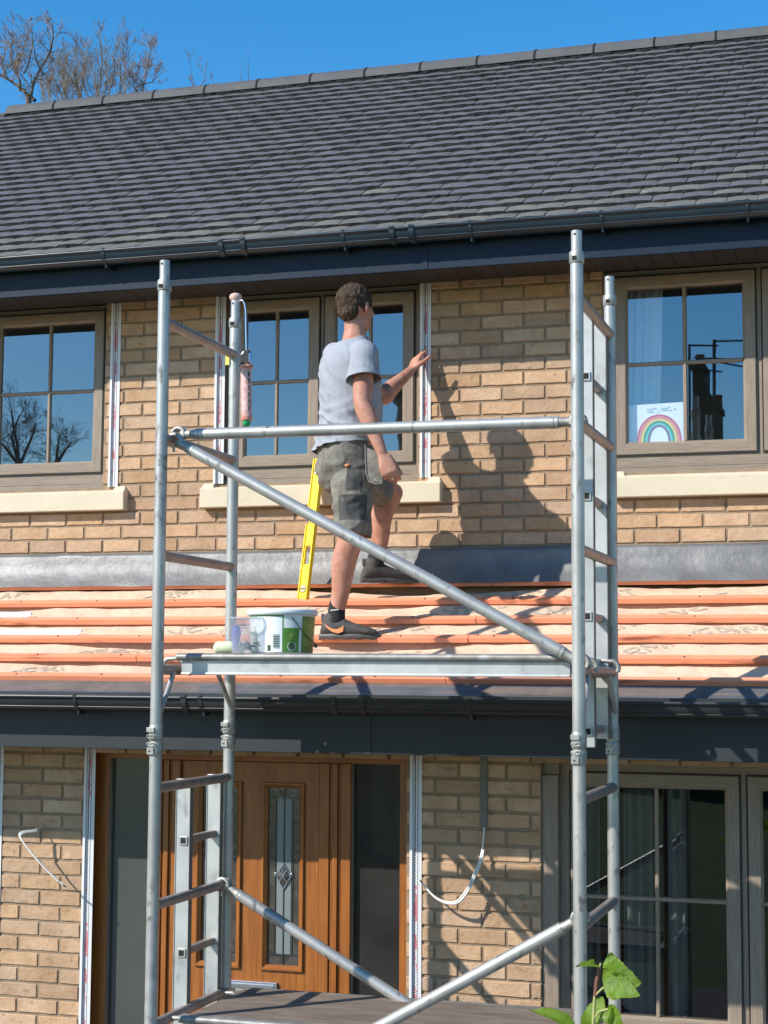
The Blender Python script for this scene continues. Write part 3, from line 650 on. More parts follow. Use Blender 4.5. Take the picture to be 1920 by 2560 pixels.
for zz, xa, xb in ((1024, 1617, 1642), (1022, 1652, 1676), (1031, 1618, 1636), (1030, 1643, 1648), (1028, 1652, 1680), (1023, 1685, 1692)):
    A = P(xa, zz, yq); B = P(xb, zz-(xb-xa)*.07, yq); n = max(4, int((xb-xa)/1.6)); pts = []
    for i in range(n+1): pts.append((A.x+(B.x-A.x)*i/n, yq-.0012, A.z+(B.z-A.z)*i/n+random.uniform(-.006, .006)))
    w.tube(pts, .0010, 4, 7)
tag(mk('rainbow_drawing', w, ['paper', 'r0', 'r1', 'r2', 'r3', 'r4', 'r5', 'ink'], loc=(cx_, yq, 3.585)), "child's rainbow drawing on white paper propped inside the upstairs window", 'drawing')
# ------------------------------------------------------------------ loose trims on the roof
def trim(label, pa, pb, h):
    Xa, Sa = atroof(*pa); Xb, Sb = atroof(*pb); w = MB(); d = Vector((Xb-Xa, 0, 0))
    p = [RP(Xa-1.2, Sa-(Sb-Sa)*.0, h), RP(Xb, Sb, h)]
    for s0, s1, hh in ((0, .012, .014), (.012, .05, .003)):
        w.hexa([RP(Xa-1.2, Sa+s0, h), RP(Xb, Sb+s0, h), RP(Xb, Sb+s1, h), RP(Xa-1.2, Sa+s1, h), RP(Xa-1.2, Sa+s0, h+hh), RP(Xb, Sb+s0, h+hh), RP(Xb, Sb+s1, h+hh), RP(Xa-1.2, Sa+s1, h+hh)])
    tag(mk('render_bead_offcut', w, 'bead_offcut', loc=RP(Xb, Sb, h)), label, 'trim')
def bo():
    m, nt, b, N = nodes('bead_offcut'); L = nt.links.new; tc = N('ShaderNodeTexCoord'); sp = N('ShaderNodeSeparateXYZ'); L(tc.outputs[3], sp.inputs[0])
    md = N('ShaderNodeMath', operation='PINGPONG', i_1=.006); L(sp.outputs[0], md.inputs[0]); gt = N('ShaderNodeMath', operation='GREATER_THAN', i_1=.0042); L(md.outputs[0], gt.inputs[0])
    y1 = N('ShaderNodeMath', operation='LESS_THAN', i_1=-.022); L(sp.outputs[1], y1.inputs[0]); mu = N('ShaderNodeMath', operation='MULTIPLY'); L(gt.outputs[0], mu.inputs[0]); L(y1.outputs[0], mu.inputs[1])
    mx = N('ShaderNodeMix', data_type='RGBA'); mx.inputs[6].default_value = (.78, .78, .78, 1); mx.inputs[7].default_value = (.42, .38, .36, 1); L(mu.outputs[0], mx.inputs[0]); L(mx.outputs[2], b.inputs['Base Color']); b.inputs['Roughness'].default_value = .4
bo()
trim('short white perforated bead offcut lying between the upper battens at the left', (-60, 1541), (82, 1541), .012)
trim('long white perforated bead offcut lying across the left battens below the short one', (-60, 1583), (207, 1584), .012)
# ------------------------------------------------------------------ scaffold tower
TX0, TX1, TY0, TY1 = -2.77, -1.10, -2.25, -1.50; PR = .0245
T = thing('scaffold_tower', 'aluminium scaffold tower with ladder ends standing against the house', 'scaffolding', (-1.93, -1.87, 0))
RU = [3.84, 3.37, 2.90, 2.45]; RD = [1.99, 1.54, 1.085, .62, .17]
def post(x, y, hook):
    w = MB(); nl = x == TX0 and y == TY0
    for z0, z1, m_ in ((2.235, 2.98, 0), (2.98, 3.38, 2 if nl else 0), (3.38, 3.96, 0)): w.tube([(x, y, z0), (x, y, z1)], PR, 20, m_)
    w.tube([(x, y, 3.96), (x, y, 4.085)], .0205, 20); w.tube([(x-.004, y-.018, 4.07), (x-.004, y-.0225, 4.07)], .004, 8, 1)
    S = mk('standard', w, ['alu', 'hole', 'alu_dirty'], T)
    w = MB()
    for z0, z1, r in ((3.962, 4.006, .0285),): w.tube([(x, y, z0), (x, y, z0+.004), (x, y, z1-.004), (x, y, z1)], [r-.002, r, r, r-.002], 20)
    w.obox((x-.004, y-.029, 3.978), (.008, 0, 0), (0, .002, 0), (0, 0, .007), 1)
    mk('collar', w, ['castmetal', 'hole'], S)
    w = MB(); w.tube([(x, y, .12), (x, y, 1.52)], PR, 20, 1 if nl else 0); w.tube([(x, y, 1.52), (x, y, 2.125)], PR, 20); S2 = mk('standard', w, ['alu', 'alu_dirty'], T)
    w = MB(); w.tube([(x, y, 2.118), (x, y, 2.122), (x, y, 2.165), (x, y, 2.17)], [.026, .0285, .0285, .026], 20)
    w.tube([(x, y, 2.175), (x, y, 2.18), (x, y, 2.228), (x, y, 2.236)], [.026, .028, .028, .026], 20)
    w.tube([(x, y, 2.16), (x, y, 2.185)], .0235, 16)
    for zz in (2.192, 2.162):
        q = []
        for t in range(17): 
            an = 2*pi*t/16; q.append((x-.008+.016*cos(an), y-.0335, zz+.0065*sin(an)))
        w.tube(q, .0022, 6)
    w.box(x-.026, x+.006, y-.034, y-.02, 2.208, 2.226); w.box(x-.024, x+.004, y-.033, y-.02, 2.122, 2.148)
    w.tube([(x-.012, y-.030, 2.134), (x-.012, y-.0345, 2.134)], .0035, 8, 1)
    mk('joint_clip', w, ['castmetal', 'hole'], S2, bevel=.0015)
    w = MB(); w.tube([(x, y, 0), (x, y, .02)], .07, 20); w.tube([(x, y, .02), (x, y, .13)], .018, 12); mk('base_plate', w, 'castmetal', T)
for x in (TX0, TX1):
    for y in (TY0, TY1): post(x, y, y == TY0)
for x in (TX0, TX1):
    for z in RU+RD:
        w = MB(); w.tube([(x, TY0, z), (x, TY1, z)], .0205, 16); mk('rung', w, 'rung_al', T)
def stile(x, y, z0, z1, holes, wd=.031):
    w = MB(); t = .013
    w.box(x-wd, x+wd, y-t, y+t, z0, z1); w.box(x+wd+.0005, x+wd+.003, y-t-.004, y+t+.004, z0, z1, 3); w.box(x-wd, x-wd+.003, y-t-.0035, y+t+.004, z0, z1)
    for hz_ in holes:
        n = 4
        w.obox((x+.006, y-t-.002, hz_), (.0175, 0, 0), (0, .004, 0), (0, 0, .0175), 1); w.obox((x+.006, y-t-.0042, hz_), (.0115, 0, 0), (0, .003, 0), (0, 0, .0115), 2)
    mk('ladder_stile', w, ['alu_flat', 'alu', 'hole', 'stile_side_shade'], T, bevel=.002)
SY0, SY1 = -1.885, -1.565
hl = [1.755, 1.305, .86, .40]; hr = [3.60, 3.13, 2.665, 2.225]
rl = [P(388/1.728*1.0+0, 0, 0)]
XL_, XR_ = TX0+.0, TX1+.0
for (x, z0, z1, hs) in ((XL_-.036, .10, 2.005, hl), (XR_-.036, 2.165, 3.87, hr)):
    for y in (SY0, SY1): stile(x, y, z0+(0 if y == SY0 else .02), z1, hs if y == SY0 else [])
    for z in hs:
        w = MB(); w.box(x-.015, x+.015, SY0+.014, SY1-.014, z-.015, z+.015); mk('ladder_rung', w, 'rung_al', T, bevel=.004)
def brace(a, b, r, nm='brace', hooks=True, mt='alu'):
    a = Vector(a); b = Vector(b); d = (b-a).normalized(); w = MB()
    w.tube([a+d*.075, b-d*.075], r, 18); B = mk(nm, w, mt, T)
    if hooks:
        for e, s in ((a, 1), (b, -1)):
            w = MB(); w.tube([e+d*s*.012, e+d*s*.05, e+d*s*.085, e+d*s*.092], [.021, .018, r*.94, r*1.06], 16)
            # claw that grips the rung
            ring = []
            for t in range(10):
                an = -.4+t/9*4.4; ring.append(e+Vector((cos(an)*.027*s, 0, sin(an)*.027)))
            for yy in (-.012, .012): w.tube([p+Vector((0, yy, 0)) for p in ring], .009, 8)
            w.tube([e+Vector((0, -.012, -.024)), e+Vector((0, -.012, -.045))], .006, 8)
            mk('brace_hook', w, 'castmetal', B)
BY = TY0+.125; B2 = TY0+.085; zr = 3.37
brace((TX0+.02, BY, P(440, 1087.5, BY).z), (TX1-.02, BY, P(1423, 1055, BY).z), .0235, 'guard_rail')
brace((TX0+.02, B2, P(442, 1103, B2).z), (TX1-.005, B2, P(1432, 1657, B2).z), .0235)
brace((TX0+.01, TY1-.065, 1.54), (TX1+.01, TY1-.065, .635), .0235)
brace((TX1-.01, TY0+.055, 1.565), (TX0+.01, TY0+.055, .62), .0235)
for x in (TX0, TX1):
    for (ya, yb_) in ((TY0+.13, TY0+.01), (TY1-.17, TY1-.01)):
        w = MB(); w.tube([(x+.012, ya, 2.44), (x+.012, yb_, 2.285)], .0105, 10); mk('knee_brace', w, 'alu', T)
w = MB(); c = P(574, 903, TY1); w.box(c.x-.008, c.x+.010, TY1-.03, TY1-.026, c.z-.022, c.z+.018); mk('scaffold_tag', w, 'tag_yellow', T)
# platforms
def platform(label, zt, deck, xa, xb, ya, yb, gap):
    Pf = thing('scaffold_platform', label, 'platform', ((xa+xb)/2, (ya+yb)/2, zt))
    for y, s in ((ya, 1), (yb, -1)):
        w = MB(); w.box(xa, xb, min(y, y+s*.010), max(y, y+s*.010), zt-.088, zt-.028)
        w.box(xa-.015, xb+.015, min(y-s*.004, y+s*.03), max(y-s*.004, y+s*.03), zt-.024, zt-.004, 1); w.tube([(xa-.015, y-s*.006, zt-.018), (xb+.015, y-s*.006, zt-.018)], .015, 12, 1); w.box(xa, xb, min(y-s*.007, y+s*.02), max(y-s*.007, y+s*.02), zt-.090, zt-.080)
        mk('side_beam', w, ['alu_flat', 'lip'], Pf, bevel=.003)
    if gap:
        w = MB(); w.box(xa+.02, xb-.02, ya+.031, gap[0], zt-.016, zt-.004, 0); mk('deck', w, deck, Pf)
        w = MB(); w.box(xa+.02, xb-.02, gap[1], yb-.031, zt-.016, zt-.004, 0); mk('edge_board', w, deck, Pf)
    else:
        w = MB(); w.box(xa+.02, xb-.02, ya+.031, yb-.031, zt-.016, zt-.004, 0); mk('deck', w, deck, Pf)
    for x in (xa, xb):
        w = MB(); w.box(min(x, x+.02), max(x, x+.02), ya+.031, yb-.031, zt-.07, zt-.017)
        mk('end_beam', w, 'alu_flat', Pf)
    for x, s in ((xa, -1), (xb, 1)):
        for y in (ya+.03, yb-.03):
            w = MB(); q = [Vector((x-s*.01, y, zt-.05)), Vector((x+s*.03, y, zt-.022))]+[Vector((x+s*.065+s*cos(t)*.028, y, zt-.052+sin(t)*.028)) for t in (1.9, 1.3, .7, 0, -.6)]
            w.tube(q, .010, 8); mk('platform_hook', w, 'castmetal', Pf)
    return Pf
platform('upper aluminium platform carrying the paint tub', 2.520, 'ply', -2.725, -1.155, -2.12, -1.545, (-1.705, -1.625))
platform('lower platform with brown plywood deck, level with the letter plate', 1.112, 'ply', -2.69, -1.16, -2.12, -1.52, None)
# ------------------------------------------------------------------ things on the platform
DZ = 2.517
def arc_patch(w, c, r0, r1, z0, z1, a0, a1, m, off):
    n = 14; vs = []
    for i in range(n+1):
        a = a0+(a1-a0)*i/n
        for z, t in ((z0, 0), (z1, 1)):
            r = r0+(r1-r0)*((z-c[2])/TH)+off; vs.append((c[0]+cos(a)*r, c[1]+sin(a)*r, z))
    w.add(vs, [(2*i, 2*i+2, 2*i+3, 2*i+1) for i in range(n)], m, True)
TH = .168
tl = P(625, 1600, -1.95); trr = P(785, 1600, -1.95); c = ((tl.x+trr.x)/2+.005, -1.96, DZ); R_ = (trr.x-tl.x)/2-.004
TB = thing('paint_tub', 'round white and green tub with white lid on the upper platform', 'tub', c)
w = MB(); w.lathe(c, [(R_*.90, 0), (R_*.93, .004), (R_, TH*.9), (R_, TH)], 48); mk('tub_body', w, 'white_plastic', TB)
w = MB(); w.lathe(c, [(R_+.003, TH-.016), (R_+.009, TH-.014), (R_+.009, TH+.004), (R_+.004, TH+.008), (R_-.006, TH+.006), (R_-.01, TH), (.001, TH)], 48); mk('lid', w, 'white_plastic', TB)
w = MB(); va = atan2(-8.25+1.96, -c[0])  # towards the camera
def A_(t): return va+math.asin(max(-1, min(1, t)))
def patch(t0, t1, h0, h1, m, off=.0012): arc_patch(w, c, R_*.93, R_, DZ+TH*h0, DZ+TH*h1, A_(t0), A_(t1), m, off)
patch(-.96, .04, .865, .90, 0); patch(.0, .04, 0.03, .865, 0); patch(-.96, .0, .03, .865, 1, .0010)
patch(.045, .52, .03, .60, 2, .0012); patch(.045, .56, .60, .90, 1, .001); patch(.52, .58, .03, .60, 1, .0012); patch(.60, .98, .03, .88, 3, .0012)
patch(-.28, -.08, .12, .45, 4, .0018)
for q in range(5): patch(-.26, -.10, .16+q*.055, .185+q*.055, 5, .0024)
patch(-.45, -.36, .06, .2, 5, .0022)
def disc(tc, hc, rr, m, off):
    n = 20; vs = [None]; rad = R_*.93+(R_-R_*.93)*hc+off; a0 = A_(tc)
    pts = [(c[0]+cos(a0)*rad, c[1]+sin(a0)*rad, DZ+TH*hc)]
    for i in range(n):
        aa = a0+cos(2*pi*i/n)*rr/rad; pts.append((c[0]+cos(aa)*rad, c[1]+sin(aa)*rad, DZ+TH*hc+sin(2*pi*i/n)*rr))
    w.add(pts, [(0, 1+i, 1+(i+1) % n) for i in range(n)], m)
disc(.30, .17, .018, 1, .002); disc(.30, .17, .0155, 5, .0026); disc(.29, .43, .020, 6, .002); disc(.29, .43, .017, 2, .0026); disc(.27, .44, .010, 6, .0032)
mk('label_print', w, ['label_green', 'label_white', 'label_green', 'label_olive', 'label_grey', 'label_dark', 'label_olive'], TB)
w = MB(); q = []
for i in range(14):
    t = i/13; an = A_(.28+.68*t); q.append((c[0]+cos(an)*(R_+.004), c[1]+sin(an)*(R_+.004), DZ+TH*(.86-.62*t-.05*sin(pi*t))))
w.tube(q, .0022, 6); w.tube([Vector(q[-1])+Vector((-.004, -.002, -.004)), Vector(q[-1])+Vector((.008, -.002, -.012))], .007, 8); mk('handle', w, 'label_dark', TB)
a = P(579, 1630, -2.05); b = P(668, 1630, -2.05); cc = ((a.x+b.x)/2, -2.07, DZ); rr = (b.x-a.x)/2-.004; CB = thing('clear_container', 'clear plastic container of fixings in front of the paint tub', 'container', cc)
w = MB(); w.lathe(cc, [(rr*.86, .001), (rr*.88, .004), (rr, .135), (rr+.006, .137), (rr+.006, .143), (rr-.002, .143), (rr*.98, .134)], 40); w.f.pop(); w.m.pop(); w.sm.pop(); mk('container_body', w, 'clear_plastic', CB)
w = MB(); w.lathe((cc[0]-rr*.62, cc[1]-.01, DZ+.006), [(.004, 0), (.013, .01), (.014, .045), (.019, .075), (.016, .098), (.004, .104)], 16); tag(mk('scraper_handle', w, 'blue_plastic', loc=(cc[0]-rr*.62, cc[1]-.01, DZ+.006)), 'blue handle standing inside the clear container', 'tool')
w = MB(); w.lathe((cc[0]+rr*.38, cc[1]+.01, DZ+.006), [(.018, 0), (.02, .006), (.02, .075), (.013, .088), (.012, .103), (.002, .105)], 20); tag(mk('plastic_bottle', w, 'cream', loc=(cc[0]+rr*.38, cc[1]+.01, DZ+.006)), 'small cream bottle inside the clear container', 'bottle')
w = MB(); random.seed(11)
for i in range(46):
    an = random.uniform(0, 2*pi); rd = sqrt(random.random())*rr*.68; p = Vector((cc[0]+.006+cos(an)*rd, cc[1]+sin(an)*rd, DZ+.012+random.random()*.03)); d = Vector((random.uniform(-1, 1), random.uniform(-1, 1), random.uniform(-.5, .5))).normalized()*.011
    w.tube([p-d, p+d], random.uniform(.002, .0045), 6, random.randint(0, 1))
o = mk('fixings', w, ['junk', 'chrome'], loc=(cc[0], cc[1], DZ+.005)); tag(o, 'heap of screws and plugs at the bottom of the clear container', 'fixings'); o['kind'] = 'stuff'
a = P(534, 1621, -1.86); b = P(585, 1621, -1.82); w = MB(); zc = DZ+.026; dd = Vector((b.x-a.x+.05, .03, 0)); aa = Vector((a.x, -1.86, zc))
w.tube([aa, aa+dd*.05, aa+dd*.14, aa+dd*.9, aa+dd], [.008, .020, .026, .026, .02], 20); tag(mk('roller_sleeve', w, 'pale_green', loc=aa), 'pale green paint roller sleeve lying left of the clear container', 'paint roller')
# ------------------------------------------------------------------ sealant gun hanging on the far left post
GX = P(618, 950, TY1-.06); y = TY1-.06
SG = thing('sealant_gun', 'sealant gun with salmon cartridge hooked over the far left scaffold post', 'sealant gun', (GX.x, y, 3.4))
w = MB(); s0 = P(598, 755, y); q = [P(594, 757, TY1), P(600, 750, y), P(607, 751, y), P(612, 760, y), P(614, 775, y), P(615, 820, y), P(616, 882, y)]
w.tube(q, .0042, 8); mk('rod', w, 'chrome', SG)
w = MB(); t = P(617, 880, y); b_ = P(617, 908, y)
w.obox(((t.x+b_.x)/2, y, (t.z+b_.z)/2+.002), (.013, 0, .002), (0, .012, 0), (0, 0, .030), 0); w.obox((t.x+.012, y-.006, t.z-.02), (.005, 0, 0), (0, .005, 0), (-.006, 0, .028), 1)
w.tube([P(604, 888, y), P(612, 878, y), P(626, 884, y), P(627, 905, y)], .006, 8, 1); w.tube([P(606, 905, y), P(600, 916, y), P(610, 922, y)], .006, 8, 0)
mk('trigger', w, ['gun_black', 'chrome'], SG, bevel=.002)
w = MB(); t = P(616, 912, y); b_ = P(617, 1052, y); d = b_-t
w.tube([t, t+d*.015, t+d*.06, t+d*.075], [.025, .029, .029, .024], 20, 0); w.tube([t+d*.075, t+d*.92], .0225, 20, 1)
w.tube([t+d*.915, t+d*.985, t+d], [.024, .025, .022], 20, 0)
for i in range(13): 
    p = t+d*(.12+.06*i)
    w.obox(p+Vector((-.020, -.010, 0)), (.003, 0, 0), (0, .003, 0), (0, 0, .008), 2)
    if i % 2: w.obox(p+Vector((.016, -.014, 0)), (.005, 0, 0), (0, .004, 0), (0, 0, .010), 3)
mk('cartridge', w, ['salmon', 'salmon_lbl', 'foam', 'gun_black'], SG)
w = MB(); t = P(617, 1052, y); w.tube([t, t+Vector((0, 0, -.006)), t+Vector((0, 0, -.022)), t+Vector((0, 0, -.024)), t+Vector((0, 0, -.06))], [.017, .018, .013, .007, .004], 14); mk('nozzle', w, 'green_nozzle', SG)
w = MB(); t = Vector((TX0, TY1, 4.085)); rings = []
for (h, r) in ((0, .019), (.006, .024), (.018, .027), (.028, .024), (.034, .012)):
    rings.append([t+Vector((cos(2*pi*k/14)*r*(1+.15*ns(k*.8, h*40)), sin(2*pi*k/14)*r, h+.003*ns(k, h*30))) for k in range(14)])
w.loft(rings); tag(mk('foam_plug', w, 'foam', loc=t), 'pinkish foam lump stuck on top of the far left scaffold post', 'foam')
# ------------------------------------------------------------------ spirit level
a = P(757, 1500, -.275); b = P(798, 1146, -.07); ax = (b-a).normalized(); Lh = (b-a).length
side = Vector((1, 0, 0)); side = (side-ax*side.dot(ax)).normalized(); nrm = ax.cross(side)
if nrm.y > 0: nrm = -nrm
side = (side*cos(.35)+nrm*(-sin(.35))*-1).normalized(); nrm = ax.cross(side)
if nrm.y > 0: nrm = -nrm
SPL = thing('spirit_level', 'yellow spirit level leaning on the window sill behind the man', 'spirit level', a)
w = MB(); HW = .0285; 
def seg(t0, t1, o0=-1, o1=1):
    m0 = a+ax*(t0*Lh); m1 = a+ax*(t1*Lh)
    def B(o, e, k): return (m0 if e == 0 else m1)+side*HW*o+nrm*k
    w.hexa([B(o0, 0, -.009), B(o1, 0, -.009), B(o1, 1, -.009), B(o0, 1, -.009), B(o0, 0, .006), B(o1, 0, .006), B(o1, 1, .006), B(o0, 1, .006)])
seg(0, .245); seg(.245, .375, -1, -.6); seg(.245, .375, .6, 1); seg(.375, .53); seg(.53, .60, -.45, 1); seg(.60, 1)
for sd in (-1, 1): 
    m0 = a+ax*0; w.obox(a+ax*(Lh/2)+side*HW*sd*.96, ax*(Lh/2-(.0 if sd > 0 else 0)), side*.0035, nrm*.0125) if sd > 0 else None
w.obox(a+ax*(Lh*.265)-side*HW*.96, ax*(Lh*.265), side*.0035, nrm*.0125); w.obox(a+ax*(Lh*.80)-side*HW*.96, ax*(Lh*.20), side*.0035, nrm*.0125)
mk('level_body', w, 'yellow', SPL, bevel=.0015)
for tt in (.075, .905):
    w = MB(); cc_ = a+ax*(Lh*tt)+nrm*.008; n = 20
    w.tube([cc_-nrm*.004, cc_+nrm*.001], .0215, n, 0); w.tube([cc_-nrm*.003, cc_+nrm*.002], .0165, n, 1); w.tube([cc_-side*.012+nrm*.003, cc_+side*.012+nrm*.003], .004, 8, 0)
    mk('vial', w, ['yellow_dark', 'vial'], SPL)
w = MB(); cc_ = a+ax*(Lh*.57)-side*.012; w.tube([cc_-ax*.02, cc_+ax*.02], .006, 10); mk('vial', w, 'vial', SPL)
w = MB(); w.obox(b-ax*.012+nrm*.006, side*.014, ax*.004, nrm*.002); mk('end_cap_slot', w, 'yellow_dark', SPL)
#PERSON<
# ------------------------------------------------------------------ the man
def ell(w, c, ax, ay, az, n=20, m=0):
    c = Vector(c); ax, ay, az = Vector(ax), Vector(ay), Vector(az); rings = []
    for i in range(1, n//2):
        t = pi*i/(n//2); rings.append([c-az*cos(t)+(ax*cos(2*pi*k/n)+ay*sin(2*pi*k/n))*sin(t) for k in range(n)])
    return w.loft(rings, m)
def limb(w, pts, rs, n=18, flat=None):
    "smooth tapered limb through pts (Catmull-Rom), rounded ends"
    P_ = [Vector(p) for p in pts]; C_, R2 = [], []
    for i in range(len(P_)-1):
        a, b, c, d = P_[max(i-1, 0)], P_[i], P_[i+1], P_[min(i+2, len(P_)-1)]
        ra, rb, rc, rd = rs[max(i-1, 0)], rs[i], rs[i+1], rs[min(i+2, len(rs)-1)]
        for t in [q/5 for q in range(5)]:
            C_.append(.5*((2*b)+(c-a)*t+(2*a-5*b+4*c-d)*t*t+(3*b-a-3*c+d)*t**3)); R2.append(.5*((2*rb)+(rc-ra)*t+(2*ra-5*rb+4*rc-rd)*t*t+(3*rb-ra-3*rc+rd)*t**3))
    C_.append(P_[-1]); R2.append(rs[-1])
    d0 = (C_[0]-C_[1]).normalized(); d1 = (C_[-1]-C_[-2]).normalized()
    C_ = [C_[0]+d0*R2[0]*.8, C_[0]+d0*R2[0]*.5]+C_+[C_[-1]+d1*R2[-1]*.5, C_[-1]+d1*R2[-1]*.8]
    R2 = [R2[0]*.35, R2[0]*.8]+R2+[R2[-1]*.8, R2[-1]*.35]
    return w.tube(C_, R2, n)
def remesh(name, w, vox, mats, parent, smooth=6, disp=None, cuts=(), shell=0, label=None, post=None):
    me = bpy.data.meshes.new('tmp'); me.from_pydata([tuple(v) for v in w.v], [], w.f); me.update()
    t = bpy.data.objects.new('tmp', me); COL.objects.link(t)
    r = t.modifiers.new('r', 'REMESH'); r.mode = 'VOXEL'; r.voxel_size = vox
    s = t.modifiers.new('s', 'CORRECTIVE_SMOOTH' if 0 else 'SMOOTH'); s.factor = .6; s.iterations = smooth
    dg = bpy.context.evaluated_depsgraph_get(); dg.update()
    m2 = bpy.data.meshes.new_from_object(t.evaluated_get(dg)); bpy.data.objects.remove(t)
    import bmesh
    bm = bmesh.new(); bm.from_mesh(m2)
    for co_, no_ in cuts: bmesh.ops.bisect_plane(bm, geom=bm.verts[:]+bm.edges[:]+bm.faces[:], plane_co=co_, plane_no=no_, clear_outer=True)
    bm.normal_update()
    if disp:
        new = [v.co+v.normal*disp(v.co, v.normal) for v in bm.verts]
        for v, c_ in zip(bm.verts, new): v.co = c_
    org = OR[parent.name]
    if post: post(bm)
    for v in bm.verts: v.co -= org
    m2.materials.clear()
    for x in ([mats] if isinstance(mats, str) else mats): m2.materials.append(MT[x])
    for f in bm.faces: f.smooth = True
    bm.to_mesh(m2); bm.free(); m2.name = name
    o = bpy.data.objects.new(name, m2); COL.objects.link(o); o.parent = parent; OR[o.name] = org
    if shell: 
        q = o.modifiers.new('q', 'SOLIDIFY'); q.thickness = shell; q.offset = 1
    if label: o['label'] = label
    return o
ph = math.radians(33); fv = Vector((cos(ph), sin(ph), 0)); rv = Vector((sin(ph), -cos(ph), 0)); UP = Vector((0, 0, 1))
MY = -.66
MAN = thing('person', 'man in pale grey T-shirt and grey work shorts standing on the orange roof battens', 'person', P(875, 1600, -.6))
def tring(c, lat, dep, n=28, e=2.4, b=0):
    out = []
    for k in range(n):
        a = 2*pi*k/n; x, y = cos(a), sin(a); sc = (abs(x)**e+abs(y)**e)**(-1/e)
        yy = y*sc*dep*(1.0 if y > 0 else 1-b)
        out.append(Vector(c)+rv*x*sc*lat+fv*yy)
    return out
def torso(w, g, spec):
    rings = [tring(P(px, py, y), lat+g, dep+g, 28, e) for px, py, y, lat, dep, e in spec]
    w.loft(rings, 0)
TSP = [(862, 1205, MY+.02, .120, .095, 2), (866, 1180, MY+.01, .165, .130, 2.2), (868, 1140, MY, .168, .128, 2.3), (874, 1085, MY, .160, .124, 2.3), (877, 1030, MY, .163, .128, 2.3),
       (876, 980, MY, .172, .132, 2.3), (873, 930, MY, .180, .130, 2.3), (873, 895, MY, .178, .115, 2.2), (878, 872, MY, .145, .088, 2), (884, 858, MY, .085, .066, 2), (888, 845, MY+.004, .056, .056, 2)]
body = MB(); torso(body, 0, TSP)
neck = P(886, 850, MY+.005); hd = P(889, 772, MY+.01); ha = math.radians(66); hf = Vector((cos(ha), sin(ha), 0)); hr_ = Vector((sin(ha), -cos(ha), 0))
limb(body, [P(885, 866, MY), P(888, 828, MY+.01), P(889, 795, MY+.012)], [.064, .055, .056])
# head: skull, jaw, nose, brow, ears
ell(body, hd+hf*-.004+UP*.022, hr_*.075, hf*.094, UP*.088, 24)
ell(body, hd+hf*.030-UP*.048, hr_*.056, hf*.060, UP*.060, 24)
ell(body, hd+hf*.062-UP*.088, hr_*.028, hf*.024, UP*.020, 16)
limb(body, [hd+hf*.084+UP*.020, hd+hf*.102-UP*.012, hd+hf*.104-UP*.024], [.008, .011, .013], 10)
for s in (-1, 1):
    ell(body, hd+hf*.072+hr_*s*.032+UP*.030, hr_*.022, hf*.014, UP*.009, 12)      # brow
    ell(body, hd+hf*.060+hr_*s*.046-UP*.022, hr_*.020, hf*.020, UP*.018, 12)      # cheekbone
    e_ = hd+hr_*s*.074-hf*.004-UP*.004
    ell(body, e_+hr_*s*.006, hr_*s*.006+hf*.003, hf*.018-hr_*s*.008, UP*.032, 14)
    ell(body, e_+hr_*s*.005-UP*.022+hf*.006, hr_*.006, hf*.010, UP*.012, 10)
ell(body, hd+hf*.088-UP*.050, hr_*.022, hf*.008, UP*.005, 12); ell(body, hd+hf*.086-UP*.060, hr_*.019, hf*.009, UP*.006, 12)   # lips
# arms
RS = P(910, 886, MY-.135); RE = P(906, 1006, MY-.19); RWr = P(955, 1132, MY-.20)
LS = P(838, 890, MY+.135); LE = P(954, 992, -.37); LWr = P(1026, 928, -.145)
limb(body, [P(895, 892, MY-.08), RS, RS+(RE-RS)*.45, RE, RE+(RWr-RE)*.28, RE+(RWr-RE)*.65, RWr], [.052, .056, .050, .043, .0455, .034, .0255])
limb(body, [P(855, 892, MY+.08), LS, LS+(LE-LS)*.45, LE, LE+(LWr-LE)*.28, LE+(LWr-LE)*.65, LWr], [.052, .055, .048, .041, .043, .033, .025])
def hand(w, wr, dr, back, tside, curls, spread, tang, scale=1.0):
    "wr wrist, dr finger direction, back = outward normal of the back of the hand, tside = side the thumb leaves"
    dr = dr.normalized(); back = (back-dr*back.dot(dr)).normalized(); sd = dr.cross(back).normalized()
    if sd.dot(tside) < 0: sd = -sd
    S = scale; rings = []
    for t, hw, ht in ((-.02, .024, .019), (.01, .026, .018), (.035, .035, .0165), (.06, .040, .0155), (.085, .041, .014), (.095, .036, .010)):
        c = wr+dr*t*S; rings.append([c+sd*cos(2*pi*k/16)*hw*S+back*sin(2*pi*k/16)*ht*S for k in range(16)])
    w.loft(rings, 0)
    for i, (off, ln, rr) in enumerate(((.030, .074, .0088), (.0105, .082, .0090), (-.0095, .076, .0086), (-.028, .060, .0076))):
        base = wr+dr*(.080-.004*abs(i-1))*S+sd*off*S; d = (dr+sd*spread*(1.5-i)*.5).normalized(); pts = [base-d*.02*S, base]; rs_ = [rr*1.05*S, rr*1.08*S]
        a = 0
        for frac, cu in ((.46, curls[i]*.8), (.30, curls[i]*1.1), (.24, curls[i]*.8)):
            a += cu; dd = d*cos(a)-back*sin(a); pts.append(pts[-1]+dd*ln*frac*S); rs_.append(rr*(1-.12*len(pts)/4)*S)
        limb(w, pts, rs_, 10)
    tb = wr+dr*.022*S+sd*.024*S-back*.006*S; td = (dr*cos(tang)+sd*sin(tang)-back*.25).normalized()
    limb(w, [tb-td*.01*S, tb+td*.030*S, tb+td*.056*S+dr*.004*S, tb+td*.078*S+dr*.012*S], [.0155*S, .0125*S, .0105*S, .0085*S], 10)
hand(body, RWr+(RWr-RE).normalized()*.012, P(982, 1200, MY-.20)-RWr, rv*.9-fv*.35+Vector((0, 0, .1)), fv+Vector((0, 0, .2)), (.55, .60, .66, .70), .05, .30, 1.05)
